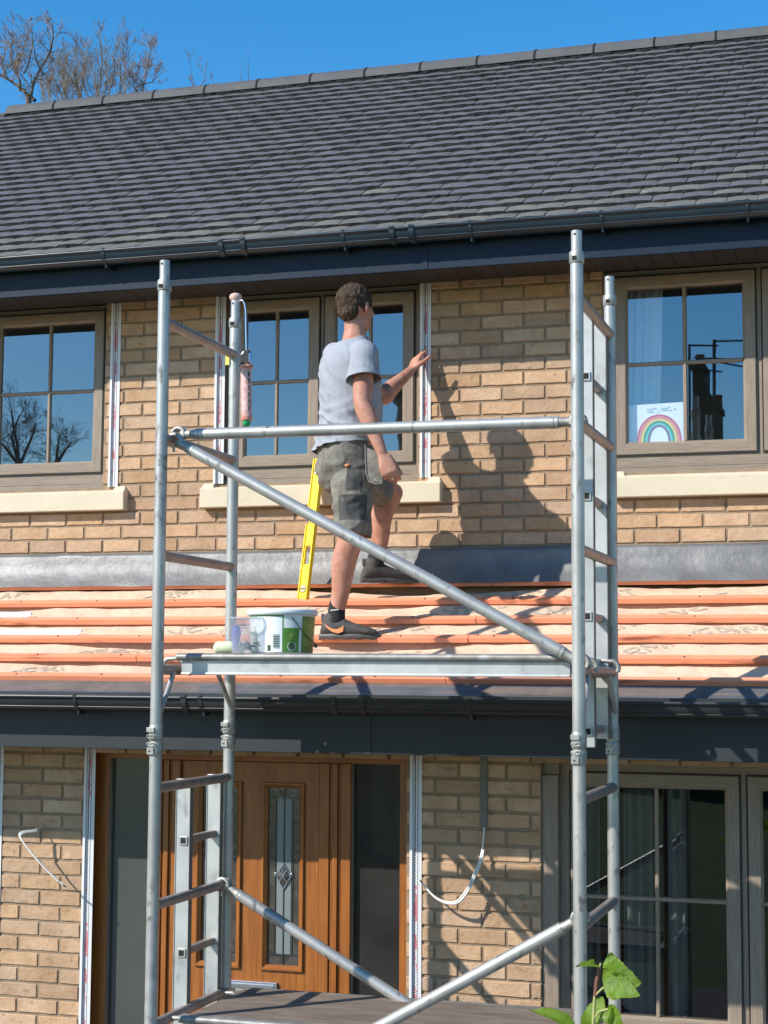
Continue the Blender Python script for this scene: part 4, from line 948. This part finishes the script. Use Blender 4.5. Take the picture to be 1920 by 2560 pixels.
HD2 = (P(1052, 868, -.045)-LWr)
hand(body, LWr+(LWr-LE).normalized()*.010, HD2, Vector((-.55, -.80, .1)), Vector((1, -.7, .1)), (.20, .16, .18, .24), .07, .85)
# legs (right leg planted low, left leg stepping up)
RH = P(884, 1195, MY-.075); RK = P(879, 1338, -.765); RA_ = P(841, 1532, -.735)
LH = P(860, 1195, MY+.085); LK = P(976, 1232, -.25); LA_ = P(940, 1400, -.225)
limb(body, [RH, RH+(RK-RH)*.5, RK, RK+(RA_-RK)*.33+Vector((-.012, 0, 0)), RK+(RA_-RK)*.7, RA_], [.086, .078, .060, .0605, .045, .037])
limb(body, [LH, LH+(LK-LH)*.5, LK, LK+(LA_-LK)*.33+Vector((-.018, -.01, 0)), LK+(LA_-LK)*.7, LA_], [.086, .074, .057, .057, .043, .036])
ell(body, RK+fv*.02+UP*.0, rv*.05, fv*.05, UP*.055, 14); ell(body, LK+fv*.02, rv*.048, fv*.045, UP*.05, 14)
for A_k, f_ in ((RA_, Vector((1, .10, -.02))), (LA_, Vector((.75, .62, .0)))):
    limb(body, [A_k-UP*.01, A_k-UP*.05+f_*.01], [.036, .033])
BODY = remesh('body', body, .0048, 'skin', MAN, smooth=4)
# eyes
w = MB()
for s in (-1, 1): ell(w, hd+hf*.071+hr_*s*.028+UP*.012, hr_*.011, hf*.007, UP*.006, 14)
mk('eye', w, 'paper', BODY)
# hair
hw = MB(); ell(hw, hd-hf*.012+UP*.034, hr_*.0775, hf*.092, UP*.085, 28); ell(hw, hd-hf*.056-UP*.018, hr_*.057, hf*.040, UP*.052, 20)
for s in (-1, 1): ell(hw, hd+hr_*s*.072+hf*.010+UP*.024, hr_*.010, hf*.030, UP*.030, 12)
def hdisp(c, n):
    q = c*1.0; k = .0035*ns(q.x*34+q.z*14, q.y*34, q.z*20)+.0045*ns(q.x*95, q.y*95, q.z*36)+.004*max(0, rdg(q.x*50, q.y*50, q.z*18))
    return k+(.004 if c.z > hd.z+.04 else 0)
remesh('hair', hw, .004, 'hair', MAN, smooth=2, disp=hdisp, cuts=[(hd+hf*.068+UP*.03, (hf-UP*.25).normalized())])
# T-shirt
tw = MB(); TS2 = [(858, 1165, MY, .172, .140, 2.3), (862, 1135, MY, .176, .140, 2.3), (868, 1100, MY, .172, .136, 2.3), (874, 1060, MY, .170, .138, 2.3), (876, 1010, MY, .176, .144, 2.3), (875, 960, MY, .186, .147, 2.3),
       (873, 925, MY, .192, .142, 2.3), (873, 893, MY, .188, .126, 2.2), (879, 868, MY, .152, .098, 2), (884, 852, MY, .088, .076, 2), (887, 838, MY+.004, .068, .068, 2)]
torso(tw, .0, TS2)
def sleeve(w, S_, E_, t_end, r0, r1):
    d = E_-S_; limb(w, [S_-(S_-P(875, 890, MY))*.5+Vector((0, 0, .0)), S_, S_+d*.3, S_+d*(t_end+.08)], [.062, .068, r0, r1])
limb(tw, [RS-(RS-P(875, 890, MY))*.5, RS-(RE-RS)*.02], [.070, .070]); limb(tw, [LS-(LS-P(875, 890, MY))*.5, LS], [.068, .068])
sc_ = (RE-RS).normalized()
def tdisp(c, n):
    z = c.z; hz_ = (c-P(874, 1000, MY)); u = hz_.dot(rv); v = hz_.dot(fv)
    k = .005*ns(u*9+z*6, v*9, z*4)
    lo_ = max(0, min(1, (-.02-hz_.z)*6+.4)); hi_ = max(0, 1-abs(hz_.z-.10)*5)
    # creases dragging from the right arm down to the back, and slack folds at the waist
    k += .015*lo_*max(0, rdg(u*5+v*4, z*15+v*9+u*5, 1))**2
    k += .011*lo_*max(0, rdg(u*9+3, z*9-v*6, 5))**2
    k += .010*hi_*max(0, rdg(v*13+z*10+u*6, u*6, z*5))**2
    return k-.005
def hem(bm):
    for v in bm.verts:
        d = v.co.z-P(868, 1125, MY).z
        if d < .03: v.co += (v.co-Vector((P(866, 1125, MY).x, MY, v.co.z)))*(.03-d)*.5
hemN = (Vector((.10, -.04, -1))).normalized()
SHIRT = remesh('t_shirt', tw, .0065, 'tee', MAN, smooth=5, disp=tdisp, shell=.003,
       cuts=[(P(866, 1121, MY), hemN), (P(887, 847, MY), (UP*.96-fv*.25).normalized()), ], post=hem)
for S_, E_, te, rr in ((RS, RE+Vector((.008, -.004, 0)), .53, (.066, .070, .0715, .078, .082)), (LS, LE, .48, (.062, .066, .066, .068, .070))):
    slw = MB(); d_ = E_-S_; limb(slw, [S_-(S_-P(875, 890, MY))*.42, S_, S_+d_*.25, S_+d_*te, S_+d_*(te+.3)], rr)
    def sld(c, n, S_=S_, d_=d_):
        t = (c-S_).dot(d_)/d_.length_squared; e = (c-S_)
        return (.004*ns(c.x*22+c.z*20, c.y*20, c.z*9)+.009*max(0, rdg(c.x*11+c.z*9, c.z*6+c.y*5))**2)*min(1, max(0, t+.3))-.003+(.0025 if t > te-.07 else 0)
    remesh('sleeve', slw, .006, 'tee', SHIRT, smooth=3, disp=sld, shell=.003, cuts=[(S_+d_*te, (d_.normalized()+Vector((.10, 0, -.12))).normalized())])
# shorts
sw = MB(); SS2 = [(866, 1108, MY, .166, .132, 2.3), (866, 1140, MY, .172, .134, 2.3), (866, 1175, MY, .172, .137, 2.3), (866, 1205, MY+.01, .155, .126, 2.2), (866, 1228, MY+.02, .10, .09, 2)]
torso(sw, 0, SS2)
limb(sw, [RH+Vector((-.008, 0, .0)), RH+(RK-RH)*.35, RH+(RK-RH)*.7+Vector((0, 0, 0)), RK+Vector((.012, 0, -.02))], [.095, .096, .091, .086])
limb(sw, [LH, LH+(LK-LH)*.35, LH+(LK-LH)*.68, LK-(LK-LH)*.12], [.100, .095, .083, .078])
kd = (RK-RH).normalized(); ld = (LK-LH).normalized()
def sdisp(c, n):
    h = c-P(866, 1180, MY)
    k = .007*ns(c.x*9+c.z*4, c.y*9, c.z*17)+.004*ns(c.x*24, c.y*24, c.z*38)
    k += .009*max(0, rdg(c.x*6+c.z*5, c.z*13-c.x*5, c.y*3))**2-.003
    # ribbed hem
    t = (c-RH).dot(kd)/(RK-RH).length
    if .80 < t < .98: k += .004
    return k
def shcol(bm):
    a0 = P(905, 1200, MY-.1)
    for f in bm.faces:
        c = f.calc_center_median(); t = (c-RH).dot(kd)/(RK-RH).length
        side = (c-(RH+kd*((c-RH).dot(kd)))); ang = atan2(side.dot(fv), side.dot(rv))
        near = side.dot(rv) > -.02 and t > -.15
        m = 0
        if near and .36 < t < .80 and -1.0 < ang < .55: m = 1        # thigh cargo pocket
        if near and -.12 < t < .30 and -.62 < ang < .22: m = 1       # hip pocket
        f.material_index = m
remesh('shorts', sw, .0065, ['shorts', 'shorts_dark'], MAN, smooth=4, disp=sdisp, shell=.003, post=shcol,
       cuts=[(P(866, 1112, MY), (UP+rv*.0).normalized()), (RK+kd*-.012, (kd+Vector((-.25, 0, 0))).normalized()), (LH+ld*(LK-LH).length*.80, ld)])
# holster pocket hanging on the right hip, with piping
w = MB(); pk = []
for (px, py) in ((914, 1118), (940, 1128), (958, 1160), (956, 1206), (921, 1205), (914, 1180)): pk.append((px, py))
def pock(y): return [P(px, py, y) for px, py in pk]
A1, B1 = pock(MY-.185), pock(MY-.150); n = len(pk)
w.add(A1+B1, [tuple(range(n)), tuple(range(n, 2*n))[::-1]]+[((i+1) % n, i, n+i, n+(i+1) % n) for i in range(n)], 0)
w.tube([P(px, py, MY-.188) for px, py in ((913, 1112), (914, 1150), (916, 1185), (922, 1204), (940, 1210), (956, 1207))], .0030, 6, 1)
w.tube([P(px, py, MY-.175) for px, py in ((922, 1120), (926, 1135), (923, 1146))], .0035, 6, 1)
mk('holster_pocket', w, ['shorts', 'piping'], MAN, bevel=.006)
w = MB(); ell(w, P(868, 1163, MY-.165), Vector((.012, .004, .003)), Vector((0, .006, 0)), Vector((-.002, 0, .007)), 10); mk('pocket_tab', w, 'orange', MAN)
# socks and shoes
w = MB(); limb(w, [RA_+Vector((.012, .004, .062)), RA_+Vector((.002, 0, .02)), RA_+Vector((0, 0, -.04))], [.042, .041, .043]); mk('sock', w, 'sock', MAN)
w = MB(); limb(w, [LA_+Vector((.014, .004, .05)), LA_+Vector((.0, 0, .02)), LA_+Vector((0, 0, -.03))], [.041, .040, .042]); mk('sock', w, 'sock', MAN)
w = MB(); c = RA_+Vector((.004, -.0425, .012)); w.obox(c, (.020, 0, .002), (0, .001, 0), (0, 0, .0028)); mk('sock_print', w, 'silver_print', MAN)
def shoe(ank, fd, sole_z, label):
    fd = fd.normalized(); sd = fd.cross(UP).normalized(); heel = Vector((ank.x, ank.y, sole_z))-fd*.075
    w = MB(); rings = []
    for t, hw_, top in ((0, .022, .050), (.008, .033, .078), (.03, .039, .098), (.06, .042, .112), (.09, .043, .112), (.12, .045, .100), (.155, .047, .084), (.20, .049, .070), (.24, .046, .060), (.265, .036, .050), (.280, .020, .036)):
        c = heel+fd*t; rg = []
        for k in range(20):
            a = 2*pi*k/20; x = cos(a); y = sin(a); sc = (abs(x)**2.6+abs(y)**2.6)**(-1/2.6)
            rg.append(c+sd*x*sc*hw_*(1-.25*max(0, y))+UP*(.022+(top-.022)*(.5+.5*y*sc)))
        rings.append(rg)
    w.loft(rings)
    limb(w, [heel+fd*.055+UP*.07, heel+fd*.058+UP*.105], [.040, .042])
    limb(w, [heel+fd*.01+UP*.09, heel+fd*.008+UP*.12], [.010, .009], 10); limb(w, [heel+fd*.095+UP*.09, heel+fd*.088+UP*.125], [.022, .014], 12)
    S_ = remesh('shoe', w, .0045, 'shoe', MAN, smooth=3, cuts=[(heel+fd*.05+UP*.128, UP)], label=label)
    w = MB(); rings = []
    for t in [q/24 for q in range(25)]:
        hw_ = .041*(sin(pi*min(1, max(0, (t*.92+.06))))**.45)*(.82+.25*t); bl = .0045*abs(sin(t*pi*4.5)); c = heel+fd*(-.006+t*.292)
        rings.append([c+sd*hw_+UP*.030, c+sd*(hw_+.004)+UP*.016, c+sd*hw_*.96+UP*(.0+bl), c-sd*hw_*.96+UP*(.0+bl), c-sd*(hw_+.004)+UP*.016, c-sd*hw_+UP*.030])
    w.loft(rings); mk('sole', w, 'shoe_sole', S_, bevel=.003)
    w = MB()
    for i in range(5):
        c = heel+fd*(.10+i*.018)+UP*(.103-.011*i); w.tube([c-sd*.018, c+UP*.006, c+sd*.018], .0028, 6)
    mk('lace', w, 'shoe_sole', S_)
    return heel, fd, sd, S_
bz = P(870, 1600, -.74).z
hl_, fd_, sd_, SH = shoe(RA_, Vector((1, .12, 0)), bz, 'dark trainer with orange swoosh flash')
# curved flash on the outer side of the near shoe
w = MB(); top = [(-.004, .078), (.012, .066), (.035, .053), (.058, .050), (.080, .058), (.092, .068)]; bot = [(-.004, .078), (.010, .058), (.036, .038), (.066, .030), (.090, .040), (.092, .068)]
sid = -1 if sd_.y > 0 else 1
def fl(u, v): 
    hw_ = .0425+.004*max(0, (u-.02)/.08)
    return hl_+fd_*(u+.028)+sd_*sid*(hw_+.0035-.10*max(0, v-.055))+UP*v
for i in range(5): w.add([fl(*top[i]), fl(*top[i+1]), fl(*bot[i+1]), fl(*bot[i])], [(0, 1, 2, 3)])
mk('shoe_flash', w, 'orange', SH)
bz2 = P(970, 1461, -.13).z
shoe(LA_, Vector((.74, .58, 0)), bz2, 'dark trainer on the top batten')
#PERSON>
#REST<
# ------------------------------------------------------------------ trees
def twigs(w, p, d, ln, r, depth, up, m=0, spread=.6):
    if depth == 0 or ln < .05: return
    n = 3; pts = [p]; rs = [r]
    for i in range(n):
        d = (d+Vector((random.gauss(0, .16), random.gauss(0, .16), random.gauss(0, .1)+up*.12))).normalized()
        pts.append(pts[-1]+d*ln/n); rs.append(r*(1-.22*(i+1)/n*2))
    w.tube(pts, [max(.0028, q) for q in rs], 3, m, False)
    for k in range(random.choice((2, 3, 3, 4))):
        t = random.uniform(.25, 1); q = p+(pts[-1]-p)*t
        dd = (d+Vector((random.gauss(0, spread), random.gauss(0, spread), random.gauss(0, spread*.6)+up*.35))).normalized()
        twigs(w, q, dd, ln*random.uniform(.5, .75), r*.55, depth-1, up, m, spread)
def buds(w, n, c, rx, ry, rz, s, m):
    for i in range(n):
        p = Vector(c)+Vector((random.gauss(0, rx), random.gauss(0, ry), random.gauss(0, rz)))
        a = Vector((random.gauss(0, 1), random.gauss(0, 1), random.gauss(0, 1))).normalized()*s; b = a.orthogonal().normalized()*s*.5
        w.add([p-a, p+b, p+a], [(0, 1, 2)], m)
def tree(label, Y, trunk, limbs, name='bare_tree', up=.4, m='bark', m2='twig', dens=5, tw=.55, dep=4, extra=None, r0=.07):
    b = P(*trunk[0], Y); T_ = thing(name, label, 'tree', (b.x, Y, 0), 'trees behind the roof')
    w = MB(); pts = [Vector((b.x+.1, Y, 0)), Vector((b.x+.05, Y, b.z*.5))]+[P(px, py, Y) for px, py in trunk]
    w.tube(pts, [r0*2.2, r0*1.6]+[r0*(1-.25*i/len(trunk)) for i in range(len(trunk))], 8)
    mk('trunk', w, m, T_)
    w = MB()
    for lm, r in limbs:
        q = [P(px, py, Y+random.uniform(-.4, .4)) for px, py in lm]; q[0].y = Y
        w.tube(q, [r*.6*(1-.65*i/(len(q)-1)) for i in range(len(q))], 5, 0, False)
        for i in range(len(q)-1):
            for k in range(dens):
                t = random.random(); pp = q[i].lerp(q[i+1], t); d = (q[i+1]-q[i]).normalized()
                dd = (d*.5+Vector((random.gauss(0, .7), random.gauss(0, .7), random.gauss(0, .3)+up))).normalized()
                twigs(w, pp, dd, tw*random.uniform(.6, 1.2), max(.006, r*.18), dep, up, 1)
    if extra: extra(w)
    mk('crown', w, [m, m2], T_)
random.seed(21)
tree('bare branching tree rising at the far left behind the ridge', 20, [(75, 285), (72, 262), (70, 240)],
     [([(70, 240), (45, 215), (20, 198), (-10, 180)], .07), ([(70, 240), (50, 205), (38, 178), (25, 140), (32, 95)], .05), ([(70, 240), (85, 200), (105, 168), (125, 130), (133, 92), (130, 58)], .055),
      ([(85, 200), (72, 160), (82, 110), (80, 70)], .035), ([(40, 185), (48, 150), (62, 110), (70, 80)], .03), ([(20, 198), (5, 160), (12, 130)], .035), ([(95, 180), (88, 145), (84, 110)], .03)], dens=3, tw=.36, dep=4, up=.35)
def bush(w):
    for i in range(52):
        x = random.gauss(0, 1)*75+205; 
        if not 95 < x < 395: continue
        base = P(x, 285, 22+random.uniform(-1, 1)); h = random.uniform(.5, 1.35)*(1-abs(x-215)/330)
        twigs(w, base, Vector((random.gauss(0, .15), 0, 1)).normalized(), h*.85, .008, 4, .9, 1, .40)
tree('dense brownish thicket of upright bare branches behind the ridge', 22, [(215, 300), (215, 285)],
     [([(215, 290), (200, 240), (190, 200), (185, 165)], .04), ([(230, 285), (250, 220), (255, 160), (252, 112)], .035), ([(180, 285), (165, 240), (150, 205), (145, 175)], .035), ([(250, 280), (275, 230), (285, 180), (280, 140)], .03), ([(300, 270), (312, 220), (310, 160), (305, 105)], .03), ([(140, 280), (125, 240), (112, 215)], .03), ([(210, 285), (205, 220), (210, 160), (212, 140)], .03)],
     'bare_thicket', up=.8, m='twig', m2='twig_olive', dens=3, tw=.36, dep=4, extra=bush, r0=.06)
tree('small bare tree right of the thicket behind the ridge', 21, [(345, 275), (348, 250)], [([(348, 250), (355, 228), (365, 190), (372, 150), (378, 112)], .03), ([(355, 228), (380, 205), (398, 188)], .022), ([(348, 250), (335, 215), (330, 180)], .022)], dens=4, tw=.32, dep=4, up=.5, r0=.04)
tree('single twiggy tree top just above the middle of the ridge', 21, [(495, 262), (497, 240)], [([(480, 240), (482, 205), (475, 150)], .010), ([(500, 235), (512, 200), (518, 150)], .012), ([(500, 238), (530, 220), (545, 205)], .018)], dens=1, tw=.22, dep=3, up=.5, r0=.02)
tree('thin upright twigs above the ridge right of the small tree top', 21, [(612, 240), (612, 225)], [([(622, 222), (621, 180), (619, 126)], .012), ([(602, 225), (603, 190), (606, 150)], .008)], dens=1, tw=.10, dep=1, up=.8, r0=.012)
# ------------------------------------------------------------------ shrub by the tower
random.seed(5)
def leafgeo(w, base, tip, width, nrm, cup=.25, serr=True):
    base, tip = Vector(base), Vector(tip); ax = (tip-base); L_ = ax.length; ax = ax/L_; nrm = Vector(nrm); nrm = (nrm-ax*nrm.dot(ax)).normalized(); sd = ax.cross(nrm); n = 14; vs = []
    for i in range(n+1):
        t = i/n; hw = width*(sin(pi*t**.75)**.85)*(1-.15*t)
        if serr and 0 < i < n: hw *= (1.06 if i % 2 else .94)
        droop = -nrm*L_*.28*t*t
        for k in (-1, -.55, 0, .55, 1):
            vs.append(base+ax*L_*t+droop+sd*hw*k+nrm*(abs(k)**1.3*hw*cup+.012*ns(t*6+k*2, base.x*9)*abs(k)))
    w.add(vs, [(i*5+k, i*5+k+1, (i+1)*5+k+1, (i+1)*5+k) for i in range(n) for k in range(4)], 0, True)
PY = -3.3
SHB = thing('shrub', 'young green-leaved shrub growing in front of the right scaffold post', 'plant', (P(1480, 2560, PY).x, PY, 0))
b0 = P(1482, 2600, PY); st = [Vector((b0.x-.03, PY, 0)), Vector((b0.x-.02, PY, b0.z*.5)), b0, P(1486, 2500, PY), P(1493, 2440, PY), P(1502, 2408, PY)]
w = MB(); w.tube(st, [.012, .010, .0055, .0045, .0045, .003], 10, 1); w.tube([P(1488, 2490, PY), P(1492, 2450, PY-.002), P(1500, 2420, PY)], .0062, 10, 0)
w.tube([P(1487, 2490, PY), P(1505, 2472, PY-.01), P(1523, 2460, PY-.02)], .0035, 8, 1); w.tube([P(1486, 2545, PY), P(1500, 2528, PY-.01), P(1522, 2522, PY-.02)], .0035, 8, 1); w.tube([P(1498, 2425, PY), P(1494, 2415, PY)], .003, 6, 1)
mk('stem', w, ['stem_red', 'stem_green'], SHB)
def lf(b, t, wd, nr, cup=.25):
    w = MB(); leafgeo(w, P(*b), P(*t), wd, nr, cup); mk('leaf', w, 'leaf', SHB)
lf((1496, 2418, PY), (1446, 2402, PY-.04), .020, (.1, -.4, 1), .5)
lf((1508, 2412, PY), (1572, 2424, PY-.03), .030, (-.2, -.6, 1), .5)
lf((1515, 2398, PY+.02), (1566, 2405, PY+.05), .022, (0, -.5, 1), .5)
lf((1506, 2452, PY-.02), (1592, 2452, PY-.05), .058, (-.15, -1, .35), .22)
lf((1522, 2462, PY-.02), (1588, 2478, PY-.07), .036, (.1, -1, .5), .3)
lf((1484, 2560, PY+.02), (1498, 2488, PY+.04), .036, (-.3, -1, .2), .25)
lf((1520, 2522, PY-.02), (1546, 2560, PY-.06), .034, (-.7, -.9, .2), .3)
lf((1480, 2580, PY+.02), (1466, 2520, PY+.05), .030, (.5, -1, .1), .3)
lf((1440, 2568, PY-.02), (1336, 2508, PY-.06), .022, (.3, -.7, .9), .5)
lf((1535, 2600, PY-.02), (1538, 2532, PY-.06), .026, (.6, -1, .1), .3)
# ------------------------------------------------------------------ what the windows reflect: a house and a tree across the road
VY = 27.0
def RQ(px, py, dy=0):
    p = P(px, py, VY); return Vector((p.x, .14-VY+dy, p.z))
c1 = RQ(1700, 1053); zr_ = c1.z; xg = c1.x
OP = thing('house_opposite', 'dark brick house with chimney stacks and aerials across the road, mirrored in the window', 'house', (RQ(1745, 1200).x, .14-VY, 0))
w = MB(); x0, x1 = RQ(1560, 1100).x, RQ(1990, 1100).x; w.box(x0, x1, .14-VY-7, .14-VY-.6, 0, zr_-1.8); 
mk('wall', w, 'far_brick', OP)
w = MB(); yf = .14-VY; w.add([(x0, yf-.0, zr_-2.2), (x1, yf-.0, zr_-2.2), (x1, yf-3.8, zr_), (x0, yf-3.8, zr_), (x0, yf-7.6, zr_-2.2), (x1, yf-7.6, zr_-2.2)], [(0, 1, 2, 3), (3, 2, 5, 4)])
mk('roof', w, 'far_tile', OP)
def stack(px0, px1, pyt, steps, dep=.9):
    w = MB(); a = RQ(px0, pyt); b = RQ(px1, pyt); z0 = zr_-3
    prev = a.z; X1 = b.x
    for (px, py) in steps+[(None, 1200)]:
        z = RQ(1700, py).z if px else z0
        w.box(a.x, X1, a.y-dep, a.y, max(z, z0), prev, 0); prev = z
        if px: X1 = RQ(px, py).x
    w.box(a.x-.04, b.x+.04, a.y-dep-.04, a.y+.04, a.z-.14, a.z-.02, 0)
    mk('chimney', w, 'far_brick', OP)
    w = MB(); w.lathe(((a.x+b.x)/2, a.y-dep/2, a.z), [(.1, 0), (.09, .2), (.11, .24), (.09, .25)], 12); mk('chimney_pot', w, 'pot', OP)
stack(1731, 1758, 908, [(1764, 958), (1772, 980), (1780, 1012)]); stack(1783, 1797, 1010, [])
w = MB(); yq = .14-VY
def ln(a, b, r=.018): w.tube([RQ(*a), RQ(*b)], r, 6)
ln((1725, 1100), (1724, 862), .03); ln((1721, 864), (1797, 865)); ln((1786, 1060), (1786, 850), .04); ln((1782, 854), (1866, 852)); ln((1735, 895), (1862, 900)); ln((1792, 905), (1862, 918)); ln((1772, 1010), (1773, 925), .025); ln((1758, 926), (1806, 930))
for px in range(1726, 1796, 8): ln((px, 861), (px, 868), .01)
for px in range(1790, 1864, 9): ln((px, 849), (px, 857), .01)
mk('aerial', w, 'aerial', OP)
VY2 = 30.0; random.seed(9)
def RQ2(px, py): p = P(px, 1165+(py-1010)*.9, VY2); return Vector((p.x, .14-VY2, p.z))
b = RQ2(50, 1010); T_ = thing('bare_tree', 'bare tree across the road, mirrored in the left upstairs window', 'tree', (b.x, b.y, 0))
w = MB(); w.tube([(b.x, b.y, 0), tuple(b)], [.14, .06], 8); mk('trunk', w, 'bark', T_)
w = MB()
for q in ([(50, 1010), (45, 950), (35, 900), (30, 855)], [(50, 1010), (70, 960), (85, 920), (92, 890)], [(50, 1010), (15, 960), (-10, 930)], [(50, 1010), (30, 930), (50, 870)], [(140, 1020), (145, 970), (150, 925)], [(145, 1000), (165, 965), (180, 945)]):
    pts = [RQ2(*p) for p in q]; w.tube(pts, [.05*(1-.6*i/(len(pts)-1)) for i in range(len(pts))], 5, 0, False)
    for i in range(len(pts)-1):
        for k in range(5):
            pp = pts[i].lerp(pts[i+1], random.random()); twigs(w, pp, Vector((random.gauss(0, .7), random.gauss(0, .5), random.gauss(.5, .3))).normalized(), random.uniform(.35, .65), .009, 4, .3, 1)
mk('crown', w, ['twig', 'twig'], T_)
#REST>
# ------------------------------------------------------------------ light
SD = Vector((.96, 1, -1.0)).normalized()
sun = bpy.data.lights.new('sun', 'SUN'); sun.energy = 4.4; sun.angle = math.radians(.53); sun.color = (1, .95, .87)
so = bpy.data.objects.new('sun', sun); COL.objects.link(so); so.rotation_euler = SD.to_track_quat('-Z', 'Y').to_euler()
wd_ = bpy.data.worlds.new('World'); SC.world = wd_; wd_.use_nodes = True; nt = wd_.node_tree; bg = nt.nodes['Background']
sky = nt.nodes.new('ShaderNodeTexSky'); sky.sky_type = 'NISHITA'; sky.sun_disc = False
tos = -SD; sky.sun_elevation = math.asin(tos.z); sky.sun_rotation = math.atan2(tos.x, tos.y)
sky.air_density = 1.0; sky.dust_density = .2; sky.ozone_density = 2.2
hs = nt.nodes.new('ShaderNodeHueSaturation'); hs.inputs['Saturation'].default_value = 1.42; hs.inputs['Hue'].default_value = .498
nt.links.new(sky.outputs[0], hs.inputs['Color']); nt.links.new(hs.outputs[0], bg.inputs[0]); bg.inputs[1].default_value = .15
SC.view_settings.view_transform = 'Standard'; SC.view_settings.look = 'None'; SC.view_settings.exposure = .42; SC.view_settings.gamma = 1
